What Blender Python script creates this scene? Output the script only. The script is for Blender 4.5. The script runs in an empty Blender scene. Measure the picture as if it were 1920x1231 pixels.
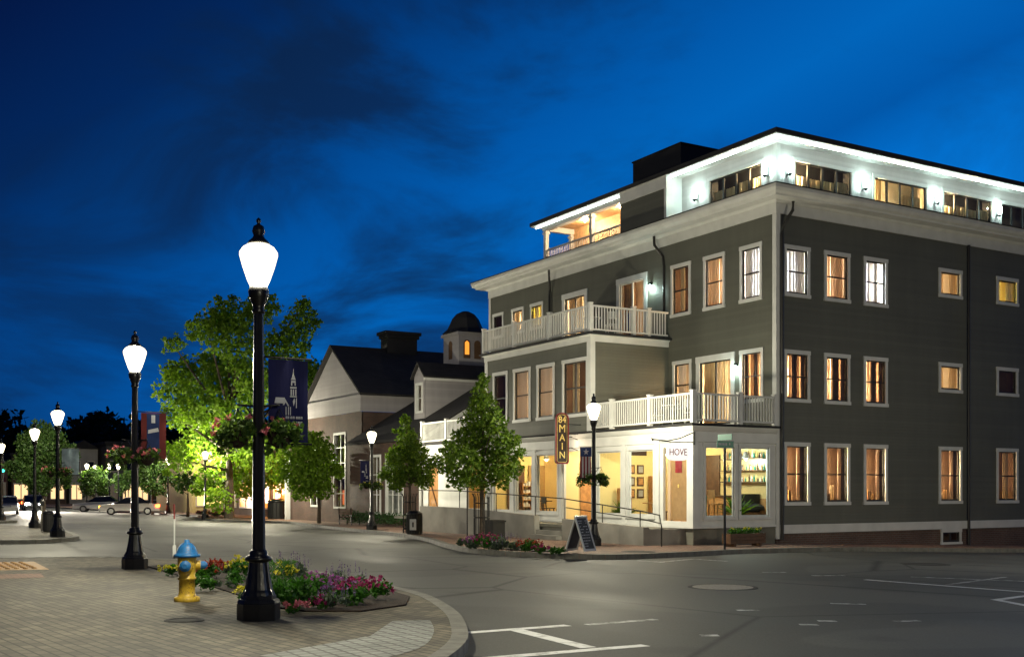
import bpy, bmesh, math, random
from mathutils import Vector, Matrix, noise as mnoise

# ------------------------------------------------------------------ scene, camera, sky
sc = bpy.context.scene
col = sc.collection
PI = math.pi
K = 1.15                                   # survey scale: survey metres -> real metres about the camera point
CZ = 1.7
YAW = math.atan2(1230, 2080)
SN, CS = math.sin(YAW), math.cos(YAW)

cam_d = bpy.data.cameras.new("camera")
cam = bpy.data.objects.new("camera", cam_d)
col.objects.link(cam)
cam.location = (0, 0, CZ)
cam.rotation_euler = (math.radians(90), 0, -YAW)
cam_d.sensor_width = 36
cam_d.lens = 39.0
cam_d.shift_y = 299.5 / 1920
cam_d.clip_start = 0.1
cam_d.clip_end = 5000
sc.camera = cam

sc.view_settings.view_transform = 'Standard'
sc.view_settings.look = 'None'
sc.view_settings.gamma = 1
sc.view_settings.exposure = 0.0
sc.cycles.use_denoising = True
sc.cycles.max_bounces = 6
sc.cycles.diffuse_bounces = 3
sc.cycles.glossy_bounces = 3
sc.cycles.transparent_max_bounces = 12
sc.cycles.sample_clamp_indirect = 4
sc.cycles.caustics_reflective = False
sc.cycles.caustics_refractive = False

world = bpy.data.worlds.new("World")
sc.world = world
world.use_nodes = True
wt = world.node_tree
wt.nodes.clear()


def nd(t, kind, **kw):
    n = t.nodes.new(kind)
    for k, v in kw.items():
        setattr(n, k, v)
    return n


def mth(t, op, a, b=None, c=None, clamp=False):
    n = nd(t, 'ShaderNodeMath', operation=op, use_clamp=clamp)
    for i, v in enumerate((a, b, c)):
        if v is None:
            continue
        if isinstance(v, (int, float)):
            n.inputs[i].default_value = v
        else:
            t.links.new(v, n.inputs[i])
    return n.outputs[0]


def ramp(t, fac, stops, interp='LINEAR'):
    n = nd(t, 'ShaderNodeValToRGB')
    n.color_ramp.interpolation = interp
    el = n.color_ramp.elements
    while len(el) < len(stops):
        el.new(0.5)
    for e, (p, c) in zip(el, stops):
        e.position = p
        e.color = (c[0], c[1], c[2], 1) if not isinstance(c, (int, float)) else (c, c, c, 1)
    t.links.new(fac, n.inputs[0])
    return n.outputs[0]


def mixc(t, fac, a, b, mode='MIX'):
    n = nd(t, 'ShaderNodeMix', data_type='RGBA', blend_type=mode)
    for idx, v in ((0, fac), (6, a), (7, b)):
        if isinstance(v, (int, float)):
            n.inputs[idx].default_value = v
        elif isinstance(v, tuple):
            n.inputs[idx].default_value = (v[0], v[1], v[2], 1)
        else:
            t.links.new(v, n.inputs[idx])
    return n.outputs[2]


tc = nd(wt, 'ShaderNodeTexCoord')
sep = nd(wt, 'ShaderNodeSeparateXYZ')
wt.links.new(tc.outputs['Generated'], sep.inputs[0])
dx, dy, dz = sep.outputs
# afterglow lies to the right (+X), darker to the left and overhead
g = mth(wt, 'MULTIPLY', dx, 1.0)
g = mth(wt, 'SUBTRACT', g, mth(wt, 'MULTIPLY', dz, 1.35))
g = mth(wt, 'ADD', g, 0.40)
g = mth(wt, 'SUBTRACT', g, mth(wt, 'MULTIPLY', mth(wt, 'MAXIMUM', mth(wt, 'SUBTRACT', 0.15, dy), 0.0), 1.5))   # the sky behind the camera has gone dark
base = ramp(wt, g, [(0.0, (.0010, .0095, .060)), (0.16, (.0008, .0200, .105)), (0.32, (.0005, .052, .235)), (0.50, (.0003, .100, .41)),
                    (0.60, (.0003, .128, .49)), (0.70, (.0003, .096, .40)), (0.86, (.0008, .225, .82)), (1.0, (.002, .27, .90))])
# drifting dark clouds on a flat layer
den = mth(wt, 'ADD', mth(wt, 'MAXIMUM', dz, 0.0), 0.30)
cx = mth(wt, 'DIVIDE', dx, den)
cy = mth(wt, 'DIVIDE', dy, den)
comb = nd(wt, 'ShaderNodeCombineXYZ')
wt.links.new(cx, comb.inputs[0]); wt.links.new(cy, comb.inputs[1])
comb.inputs[2].default_value = 3.7
nz = nd(wt, 'ShaderNodeTexNoise')
nz.inputs['Scale'].default_value = 2.0
nz.inputs['Detail'].default_value = 8
nz.inputs['Roughness'].default_value = 0.58
nz.inputs['Distortion'].default_value = 0.5
wt.links.new(comb.outputs[0], nz.inputs['Vector'])
cl = ramp(wt, nz.outputs[0], [(0.42, 0.0), (0.63, 1.0)], 'EASE')
left = ramp(wt, dx, [(0.15, 0.6), (0.30, .84), (0.45, .80), (0.62, 0.42), (0.9, .26)])
clf = mth(wt, 'MULTIPLY', cl, left)
skyc = mixc(wt, clf, base, (.0035, .017, .060))
low = ramp(wt, dz, [(0.0, 1.0), (0.13, 0.0)])
lowl = mth(wt, 'MULTIPLY', low, ramp(wt, dx, [(0.1, .8), (0.45, 0.0)]))
skyc = mixc(wt, lowl, skyc, (.0035, .013, .050))
nsk = nd(wt, 'ShaderNodeTexSky', sky_type='NISHITA', sun_disc=False)
nsk.sun_elevation = math.radians(-4)
nsk.sun_rotation = math.radians(75)
nsk.ozone_density = 6
addn = mixc(wt, 0.03, skyc, nsk.outputs[0], 'ADD')
bg = nd(wt, 'ShaderNodeBackground')
bg.inputs[1].default_value = 1.0
wt.links.new(addn, bg.inputs[0])
wo = nd(wt, 'ShaderNodeOutputWorld')
wt.links.new(bg.outputs[0], wo.inputs[0])

# ------------------------------------------------------------------ helpers
R = random.Random(11)


def G(x, y):                               # pavement level
    return .13 - .0045 * (min(y, 75) - 13) - .0105 * (min(x, 60) - 4.2) - .02 * max(0, min(x, 60) - 27)


def at(px, D):                             # ground point under photo column px at depth D
    o = (px - 960) / 2080
    return ((SN + o * CS) * D, (CS - o * SN) * D)


def pz(py, D):                             # height seen at photo row py at depth D
    return CZ + (915 - py) / 2080 * D


def sz(z):
    return CZ + (z - CZ) * K


class MB:
    def __init__(s):
        s.v, s.f = [], []

    def quad(s, *p):
        n = len(s.v); s.v += [tuple(q) for q in p]; s.f.append(tuple(range(n, n + len(p))))

    def box(s, x0, x1, y0, y1, z0, z1):
        n = len(s.v)
        s.v += [(x0, y0, z0), (x1, y0, z0), (x1, y1, z0), (x0, y1, z0), (x0, y0, z1), (x1, y0, z1), (x1, y1, z1), (x0, y1, z1)]
        s.f += [tuple(n + i for i in q) for q in ((0, 3, 2, 1), (4, 5, 6, 7), (0, 1, 5, 4), (1, 2, 6, 5), (2, 3, 7, 6), (3, 0, 4, 7))]
        return s

    def bar(s, a, b, w, h=None, up=(0, 0, 1)):
        a, b = Vector(a), Vector(b); h = w if h is None else h
        d = (b - a).normalized(); u = Vector(up)
        if abs(d.dot(u)) > .99: u = Vector((1, 0, 0))
        r = d.cross(u).normalized(); u = r.cross(d).normalized()
        n = len(s.v)
        for p in (a, b):
            for i, j in ((-1, -1), (1, -1), (1, 1), (-1, 1)):
                s.v.append(tuple(p + r * (w / 2 * i) + u * (h / 2 * j)))
        s.f += [tuple(n + i for i in q) for q in ((0, 3, 2, 1), (4, 5, 6, 7), (0, 1, 5, 4), (1, 2, 6, 5), (2, 3, 7, 6), (3, 0, 4, 7))]
        return s

    def tube(s, pts, rad, seg=8):
        pts = [Vector(p) for p in pts]
        if isinstance(rad, (int, float)): rad = [rad] * len(pts)
        n0 = len(s.v)
        for i, p in enumerate(pts):
            d = (pts[min(i + 1, len(pts) - 1)] - pts[max(i - 1, 0)]).normalized()
            u = Vector((0, 0, 1)) if abs(d.z) < .95 else Vector((1, 0, 0))
            r = d.cross(u).normalized(); w = r.cross(d)
            for k in range(seg):
                a = 2 * PI * k / seg
                s.v.append(tuple(p + r * (rad[i] * math.cos(a)) + w * (rad[i] * math.sin(a))))
        for i in range(len(pts) - 1):
            for k in range(seg):
                a = n0 + i * seg + k; b = n0 + i * seg + (k + 1) % seg
                s.f.append((a, b, b + seg, a + seg))
        s.f.append(tuple(n0 + k for k in range(seg)))
        s.f.append(tuple(n0 + (len(pts) - 1) * seg + k for k in range(seg)))
        return s

    def lathe(s, prof, seg=16, c=(0, 0, 0), a0=0.0, flute=0.0):
        n0 = len(s.v)
        for r, z in prof:
            for k in range(seg):
                a = a0 + 2 * PI * k / seg
                rr = r * (1 - (flute if k % 2 else 0))
                s.v.append((c[0] + rr * math.cos(a), c[1] + rr * math.sin(a), c[2] + z))
        for i in range(len(prof) - 1):
            for k in range(seg):
                a = n0 + i * seg + k; b = n0 + i * seg + (k + 1) % seg
                s.f.append((a, b, b + seg, a + seg))
        s.f.append(tuple(n0 + k for k in range(seg)))
        s.f.append(tuple(n0 + (len(prof) - 1) * seg + k for k in range(seg)))
        return s

    def prism(s, pts, z0, z1):             # plan polygon, vertical
        n = len(s.v); m = len(pts)
        s.v += [(p[0], p[1], z0) for p in pts] + [(p[0], p[1], z1) for p in pts]
        s.f.append(tuple(n + i for i in range(m))); s.f.append(tuple(n + m + i for i in range(m)))
        for i in range(m):
            j = (i + 1) % m
            s.f.append((n + i, n + j, n + m + j, n + m + i))
        return s

    def solid(s, face, d):                 # any planar face pushed along vector d
        n = len(s.v); m = len(face); d = Vector(d)
        s.v += [tuple(p) for p in face] + [tuple(Vector(p) + d) for p in face]
        s.f.append(tuple(n + i for i in range(m))); s.f.append(tuple(n + m + i for i in range(m)))
        for i in range(m):
            j = (i + 1) % m
            s.f.append((n + i, n + j, n + m + j, n + m + i))
        return s

    def build(s, name, mat, parent=None, smooth=False, bevel=0.0):
        me = bpy.data.meshes.new(name)
        o3 = parent.get('_o', (0, 0, 0)) if parent else (0, 0, 0)
        me.from_pydata([(x - o3[0], y - o3[1], z - o3[2]) for x, y, z in s.v], [], s.f)
        bm = bmesh.new(); bm.from_mesh(me)
        bmesh.ops.recalc_face_normals(bm, faces=bm.faces)
        if bevel:
            bmesh.ops.bevel(bm, geom=[e for e in bm.edges if e.is_manifold and e.calc_face_angle(0) > .5], offset=bevel, segments=2, affect='EDGES', clamp_overlap=True)
        bm.to_mesh(me); bm.free()
        if smooth:
            for p in me.polygons: p.use_smooth = True
        me.materials.append(mat)
        o = bpy.data.objects.new(name, me); col.objects.link(o)
        if parent:
            o.parent = parent
            o['_o'] = o3
        return o


def thing(name, label, cat, loc=(0, 0, 0), rz=0.0, group=None, world_coords=False):
    o = bpy.data.objects.new(name, None); col.objects.link(o)
    o.empty_display_size = .2
    o.location = loc; o.rotation_euler = (0, 0, rz)
    o['label'] = label; o['category'] = cat
    if group: o['group'] = group
    if world_coords: o['_o'] = tuple(loc)
    return o


def tag(o, label, cat, group=None):
    o['label'] = label; o['category'] = cat
    if group: o['group'] = group
    return o


def struct(o):
    o['kind'] = 'structure'
    return o


def copy_tree(o, parent=None):
    c = o.copy(); col.objects.link(c)
    if parent: c.parent = parent
    for ch in list(o.children): copy_tree(ch, c)
    return c


def point_lamp(name, loc, power, color, radius=.08, parent=None):
    l = bpy.data.lights.new(name, 'POINT'); l.energy = power; l.color = color; l.shadow_soft_size = radius
    o = bpy.data.objects.new(name, l); col.objects.link(o)
    o3 = parent.get('_o', (0, 0, 0)) if parent else (0, 0, 0)
    o.location = (loc[0] - o3[0], loc[1] - o3[1], loc[2] - o3[2])
    if parent: o.parent = parent
    return o


# ------------------------------------------------------------------ materials
def newmat(name):
    m = bpy.data.materials.new(name); m.use_nodes = True
    t = m.node_tree
    return m, t, t.nodes['Principled BSDF']


def mat(name, c, rough=.6, metal=0.0, var=.18, scale=6.0, bump=0.0, bscale=40.0, spec=.4, trans=None):
    m, t, p = newmat(name)
    tcn = nd(t, 'ShaderNodeTexCoord')
    n = nd(t, 'ShaderNodeTexNoise'); n.inputs['Scale'].default_value = scale; n.inputs['Detail'].default_value = 6
    t.links.new(tcn.outputs['Object'], n.inputs['Vector'])
    a = tuple(v * (1 - var) for v in c); b = tuple(min(1, v * (1 + var)) for v in c)
    cc = ramp(t, n.outputs[0], [(.3, a), (.7, b)])
    t.links.new(cc, p.inputs['Base Color'])
    p.inputs['Roughness'].default_value = rough; p.inputs['Metallic'].default_value = metal
    p.inputs['Specular IOR Level'].default_value = spec
    if bump:
        n2 = nd(t, 'ShaderNodeTexNoise'); n2.inputs['Scale'].default_value = bscale; n2.inputs['Detail'].default_value = 4
        t.links.new(tcn.outputs['Object'], n2.inputs['Vector'])
        b2 = nd(t, 'ShaderNodeBump'); b2.inputs['Strength'].default_value = bump; b2.inputs['Distance'].default_value = .02
        t.links.new(n2.outputs[0], b2.inputs['Height']); t.links.new(b2.outputs[0], p.inputs['Normal'])
    return m


def worn(name, c, rough=.4, scale=9):
    m, t, p = newmat(name)
    tcn = nd(t, 'ShaderNodeTexCoord')
    n = nd(t, 'ShaderNodeTexNoise'); n.inputs['Scale'].default_value = scale; n.inputs['Detail'].default_value = 9; n.inputs['Roughness'].default_value = .7
    mp = nd(t, 'ShaderNodeMapping'); mp.inputs['Scale'].default_value = (1.4, 1.4, .5); t.links.new(tcn.outputs['Object'], mp.inputs[0]); t.links.new(mp.outputs[0], n.inputs['Vector'])
    n2 = nd(t, 'ShaderNodeTexNoise'); n2.inputs['Scale'].default_value = scale * 4; n2.inputs['Detail'].default_value = 5
    t.links.new(tcn.outputs['Object'], n2.inputs['Vector'])
    a = ramp(t, n.outputs[0], [(.35, tuple(v * .62 for v in c)), (.6, c)])
    chip = ramp(t, mth(t, 'ADD', mth(t, 'MULTIPLY', n.outputs[0], .5), mth(t, 'MULTIPLY', n2.outputs[0], .5)), [(.56, 0.0), (.60, 1.0)])
    cc = mixc(t, mth(t, 'MULTIPLY', chip, .85), a, (.075, .038, .018))
    t.links.new(cc, p.inputs['Base Color'])
    t.links.new(ramp(t, n.outputs[0], [(.35, min(1, rough + .3)), (.65, rough)]), p.inputs['Roughness'])
    b = nd(t, 'ShaderNodeBump'); b.inputs['Strength'].default_value = .25; b.inputs['Distance'].default_value = .006
    t.links.new(n2.outputs[0], b.inputs['Height']); t.links.new(b.outputs[0], p.inputs['Normal'])
    return m


def emit(name, c, s, base=.8):
    m, t, p = newmat(name)
    p.inputs['Base Color'].default_value = (base * c[0], base * c[1], base * c[2], 1)
    p.inputs['Emission Color'].default_value = (*c, 1); p.inputs['Emission Strength'].default_value = s
    p.inputs['Roughness'].default_value = .4
    return m


def siding(name, c, pitch=.115):
    m, t, p = newmat(name)
    tcn = nd(t, 'ShaderNodeTexCoord'); sp = nd(t, 'ShaderNodeSeparateXYZ')
    t.links.new(tcn.outputs['Object'], sp.inputs[0])
    fr = mth(t, 'FRACT', mth(t, 'DIVIDE', sp.outputs[2], pitch))
    row = mth(t, 'FLOOR', mth(t, 'DIVIDE', sp.outputs[2], pitch))
    n = nd(t, 'ShaderNodeTexNoise'); n.inputs['Scale'].default_value = .55; n.inputs['Detail'].default_value = 7
    t.links.new(tcn.outputs['Object'], n.inputs['Vector'])
    wn = nd(t, 'ShaderNodeTexWhiteNoise', noise_dimensions='1D'); t.links.new(row, wn.inputs['W'])
    ns = nd(t, 'ShaderNodeTexNoise'); ns.inputs['Scale'].default_value = 2.2; ns.inputs['Detail'].default_value = 5
    mp = nd(t, 'ShaderNodeMapping'); mp.inputs['Scale'].default_value = (1.6, 1.6, .09); t.links.new(tcn.outputs['Object'], mp.inputs[0]); t.links.new(mp.outputs[0], ns.inputs['Vector'])
    f = mth(t, 'ADD', mth(t, 'ADD', mth(t, 'MULTIPLY', n.outputs[0], .55), mth(t, 'MULTIPLY', wn.outputs[0], .15)), mth(t, 'MULTIPLY', ns.outputs[0], .30))
    cc = ramp(t, f, [(.25, tuple(v * .8 for v in c)), (.75, tuple(v * 1.2 for v in c))])
    t.links.new(cc, p.inputs['Base Color'])
    p.inputs['Roughness'].default_value = .62
    b = nd(t, 'ShaderNodeBump'); b.inputs['Strength'].default_value = .7; b.inputs['Distance'].default_value = .018
    hgt = mth(t, 'SUBTRACT', 1.0, fr)
    t.links.new(hgt, b.inputs['Height']); t.links.new(b.outputs[0], p.inputs['Normal'])
    return m


def brickmat(name, c1, c2, mortar, scale=1.0, bw=.22, bh=.075, ms=.012, vertical=True, rough=.8, bump=.5, offset=.5, var=.35, rot=0.0):
    m, t, p = newmat(name)
    tcn = nd(t, 'ShaderNodeTexCoord')
    vec = tcn.outputs['Object']
    if rot:
        mp = nd(t, 'ShaderNodeMapping'); mp.inputs['Rotation'].default_value = (0, 0, rot); t.links.new(vec, mp.inputs[0]); vec = mp.outputs[0]
    if vertical:
        sp = nd(t, 'ShaderNodeSeparateXYZ'); t.links.new(vec, sp.inputs[0])
        cb = nd(t, 'ShaderNodeCombineXYZ')
        t.links.new(mth(t, 'ADD', sp.outputs[0], sp.outputs[1]), cb.inputs[0]); t.links.new(sp.outputs[2], cb.inputs[1])
        vec = cb.outputs[0]
    b = nd(t, 'ShaderNodeTexBrick'); b.offset = offset
    b.inputs['Scale'].default_value = scale
    b.inputs['Color1'].default_value = (*c1, 1); b.inputs['Color2'].default_value = (*c2, 1); b.inputs['Mortar'].default_value = (*mortar, 1)
    b.inputs['Mortar Size'].default_value = ms; b.inputs['Brick Width'].default_value = bw; b.inputs['Row Height'].default_value = bh
    t.links.new(vec, b.inputs['Vector'])
    n = nd(t, 'ShaderNodeTexNoise'); n.inputs['Scale'].default_value = .7; n.inputs['Detail'].default_value = 8; n.inputs['Roughness'].default_value = .65
    t.links.new(tcn.outputs['Object'], n.inputs['Vector'])
    sh = ramp(t, n.outputs[0], [(.3, 1 - var), (.7, 1 + var)])
    cc = mixc(t, 1.0, b.outputs[0], sh, 'MULTIPLY')
    t.links.new(cc, p.inputs['Base Color']); p.inputs['Roughness'].default_value = rough
    bp = nd(t, 'ShaderNodeBump'); bp.inputs['Strength'].default_value = bump; bp.inputs['Distance'].default_value = .012; bp.invert = True
    t.links.new(b.outputs[1], bp.inputs['Height']); t.links.new(bp.outputs[0], p.inputs['Normal'])
    return m


def dis_src(t, tcn):
    n = nd(t, 'ShaderNodeTexNoise'); n.inputs['Scale'].default_value = 1.6; n.inputs['Detail'].default_value = 4
    t.links.new(tcn.outputs['Object'], n.inputs['Vector'])
    return mixc(t, .6, tcn.outputs['Object'], n.outputs[1], 'ADD')


def asphalt(name):
    m, t, p = newmat(name)
    tcn = nd(t, 'ShaderNodeTexCoord')
    n = nd(t, 'ShaderNodeTexNoise'); n.inputs['Scale'].default_value = .22; n.inputs['Detail'].default_value = 9; n.inputs['Roughness'].default_value = .6
    mp = nd(t, 'ShaderNodeMapping'); mp.inputs['Scale'].default_value = (1, .3, 1); mp.inputs['Rotation'].default_value = (0, 0, -.12)
    t.links.new(tcn.outputs['Object'], mp.inputs[0]); t.links.new(mp.outputs[0], n.inputs['Vector'])
    n2 = nd(t, 'ShaderNodeTexNoise'); n2.inputs['Scale'].default_value = 38; n2.inputs['Detail'].default_value = 4
    t.links.new(tcn.outputs['Object'], n2.inputs['Vector'])
    n3 = nd(t, 'ShaderNodeTexVoronoi', feature='DISTANCE_TO_EDGE'); n3.inputs['Scale'].default_value = .16
    dis = mixc(t, .15, tcn.outputs['Object'], n.outputs[1], 'ADD')
    t.links.new(dis, n3.inputs['Vector'])
    crack = ramp(t, n3.outputs[0], [(0.0, .22), (.012, 1.0)])
    n4 = nd(t, 'ShaderNodeTexNoise'); n4.inputs['Scale'].default_value = .09; n4.inputs['Detail'].default_value = 3
    t.links.new(tcn.outputs['Object'], n4.inputs['Vector'])
    patch = ramp(t, n4.outputs[0], [(.44, 1.0), (.455, .72), (.57, .78), (.58, 1.12)])
    n5 = nd(t, 'ShaderNodeTexVoronoi'); n5.inputs['Scale'].default_value = .55; t.links.new(dis_src(t, tcn), n5.inputs['Vector'])
    oil = ramp(t, n5.outputs[0], [(.0, .55), (.16, .8), (.22, 1.0)])
    c = ramp(t, n.outputs[0], [(.3, (.046, .047, .043)), (.52, (.078, .078, .070)), (.72, (.115, .113, .099))])
    c = mixc(t, 1.0, c, ramp(t, n2.outputs[0], [(.3, .8), (.7, 1.25)]), 'MULTIPLY')
    c = mixc(t, 1.0, c, crack, 'MULTIPLY'); c = mixc(t, .8, c, patch, 'MULTIPLY'); c = mixc(t, .8, c, oil, 'MULTIPLY')
    t.links.new(c, p.inputs['Base Color'])
    t.links.new(ramp(t, n.outputs[0], [(.3, .55), (.7, .8)]), p.inputs['Roughness'])
    p.inputs['Specular IOR Level'].default_value = .35
    b = nd(t, 'ShaderNodeBump'); b.inputs['Strength'].default_value = .35; b.inputs['Distance'].default_value = .01
    t.links.new(n2.outputs[0], b.inputs['Height']); t.links.new(b.outputs[0], p.inputs['Normal'])
    return m


def paint(name, c, lo=.42, hi=.60, floor=(.075, .075, .068)):      # worn road paint
    m, t, p = newmat(name)
    tcn = nd(t, 'ShaderNodeTexCoord')
    n = nd(t, 'ShaderNodeTexNoise'); n.inputs['Scale'].default_value = 5; n.inputs['Detail'].default_value = 8; n.inputs['Roughness'].default_value = .7
    t.links.new(tcn.outputs['Object'], n.inputs['Vector'])
    f = ramp(t, n.outputs[0], [(lo, 0.0), (hi, 1.0)])
    t.links.new(mixc(t, f, c, floor), p.inputs['Base Color']); p.inputs['Roughness'].default_value = .6
    return m


def leafmat(name, c1, c2, c3, transl=.45):
    m = bpy.data.materials.new(name); m.use_nodes = True; t = m.node_tree; t.nodes.clear()
    ge = nd(t, 'ShaderNodeNewGeometry')
    c = ramp(t, ge.outputs['Random Per Island'], [(0.0, c1), (.5, c2), (1.0, c3)])
    d = nd(t, 'ShaderNodeBsdfPrincipled'); d.inputs['Roughness'].default_value = .5; d.inputs['Specular IOR Level'].default_value = .3
    tr = nd(t, 'ShaderNodeBsdfTranslucent')
    t.links.new(c, d.inputs['Base Color'])
    t.links.new(mixc(t, 1.0, c, (1.3, 1.35, .6), 'MULTIPLY'), tr.inputs[0])
    mx = nd(t, 'ShaderNodeMixShader'); mx.inputs[0].default_value = transl
    t.links.new(d.outputs[0], mx.inputs[1]); t.links.new(tr.outputs[0], mx.inputs[2])
    o = nd(t, 'ShaderNodeOutputMaterial'); t.links.new(mx.outputs[0], o.inputs[0])
    return m


def glassmat(name, tint=(.93, .95, .95), refl=.08, rough=.01):
    m = bpy.data.materials.new(name); m.use_nodes = True; t = m.node_tree; t.nodes.clear()
    a = nd(t, 'ShaderNodeBsdfTransparent'); a.inputs[0].default_value = (*tint, 1)
    b = nd(t, 'ShaderNodeBsdfGlossy'); b.inputs['Roughness'].default_value = rough
    lw = nd(t, 'ShaderNodeLayerWeight'); lw.inputs[0].default_value = .5
    mx = nd(t, 'ShaderNodeMixShader')
    t.links.new(mth(t, 'ADD', mth(t, 'MULTIPLY', mth(t, 'POWER', lw.outputs[1], 4.0), .55), refl * .5, clamp=True), mx.inputs[0])
    t.links.new(a.outputs[0], mx.inputs[1]); t.links.new(b.outputs[0], mx.inputs[2])
    o = nd(t, 'ShaderNodeOutputMaterial'); t.links.new(mx.outputs[0], o.inputs[0])
    return m


def curtainmat(name, c):
    m = bpy.data.materials.new(name); m.use_nodes = True; t = m.node_tree; t.nodes.clear()
    tcn = nd(t, 'ShaderNodeTexCoord')
    n = nd(t, 'ShaderNodeTexNoise'); n.inputs['Scale'].default_value = 4
    mp = nd(t, 'ShaderNodeMapping'); mp.inputs['Scale'].default_value = (3, 3, .05)
    t.links.new(tcn.outputs['Object'], mp.inputs[0]); t.links.new(mp.outputs[0], n.inputs['Vector'])
    cc = ramp(t, n.outputs[0], [(.3, tuple(v * .86 for v in c)), (.7, tuple(min(1, v * 1.1) for v in c))])
    d = nd(t, 'ShaderNodeBsdfDiffuse'); tr = nd(t, 'ShaderNodeBsdfTranslucent')
    t.links.new(cc, d.inputs[0]); t.links.new(cc, tr.inputs[0])
    mx = nd(t, 'ShaderNodeMixShader'); mx.inputs[0].default_value = .6
    t.links.new(d.outputs[0], mx.inputs[1]); t.links.new(tr.outputs[0], mx.inputs[2])
    o = nd(t, 'ShaderNodeOutputMaterial'); t.links.new(mx.outputs[0], o.inputs[0])
    return m


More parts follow.
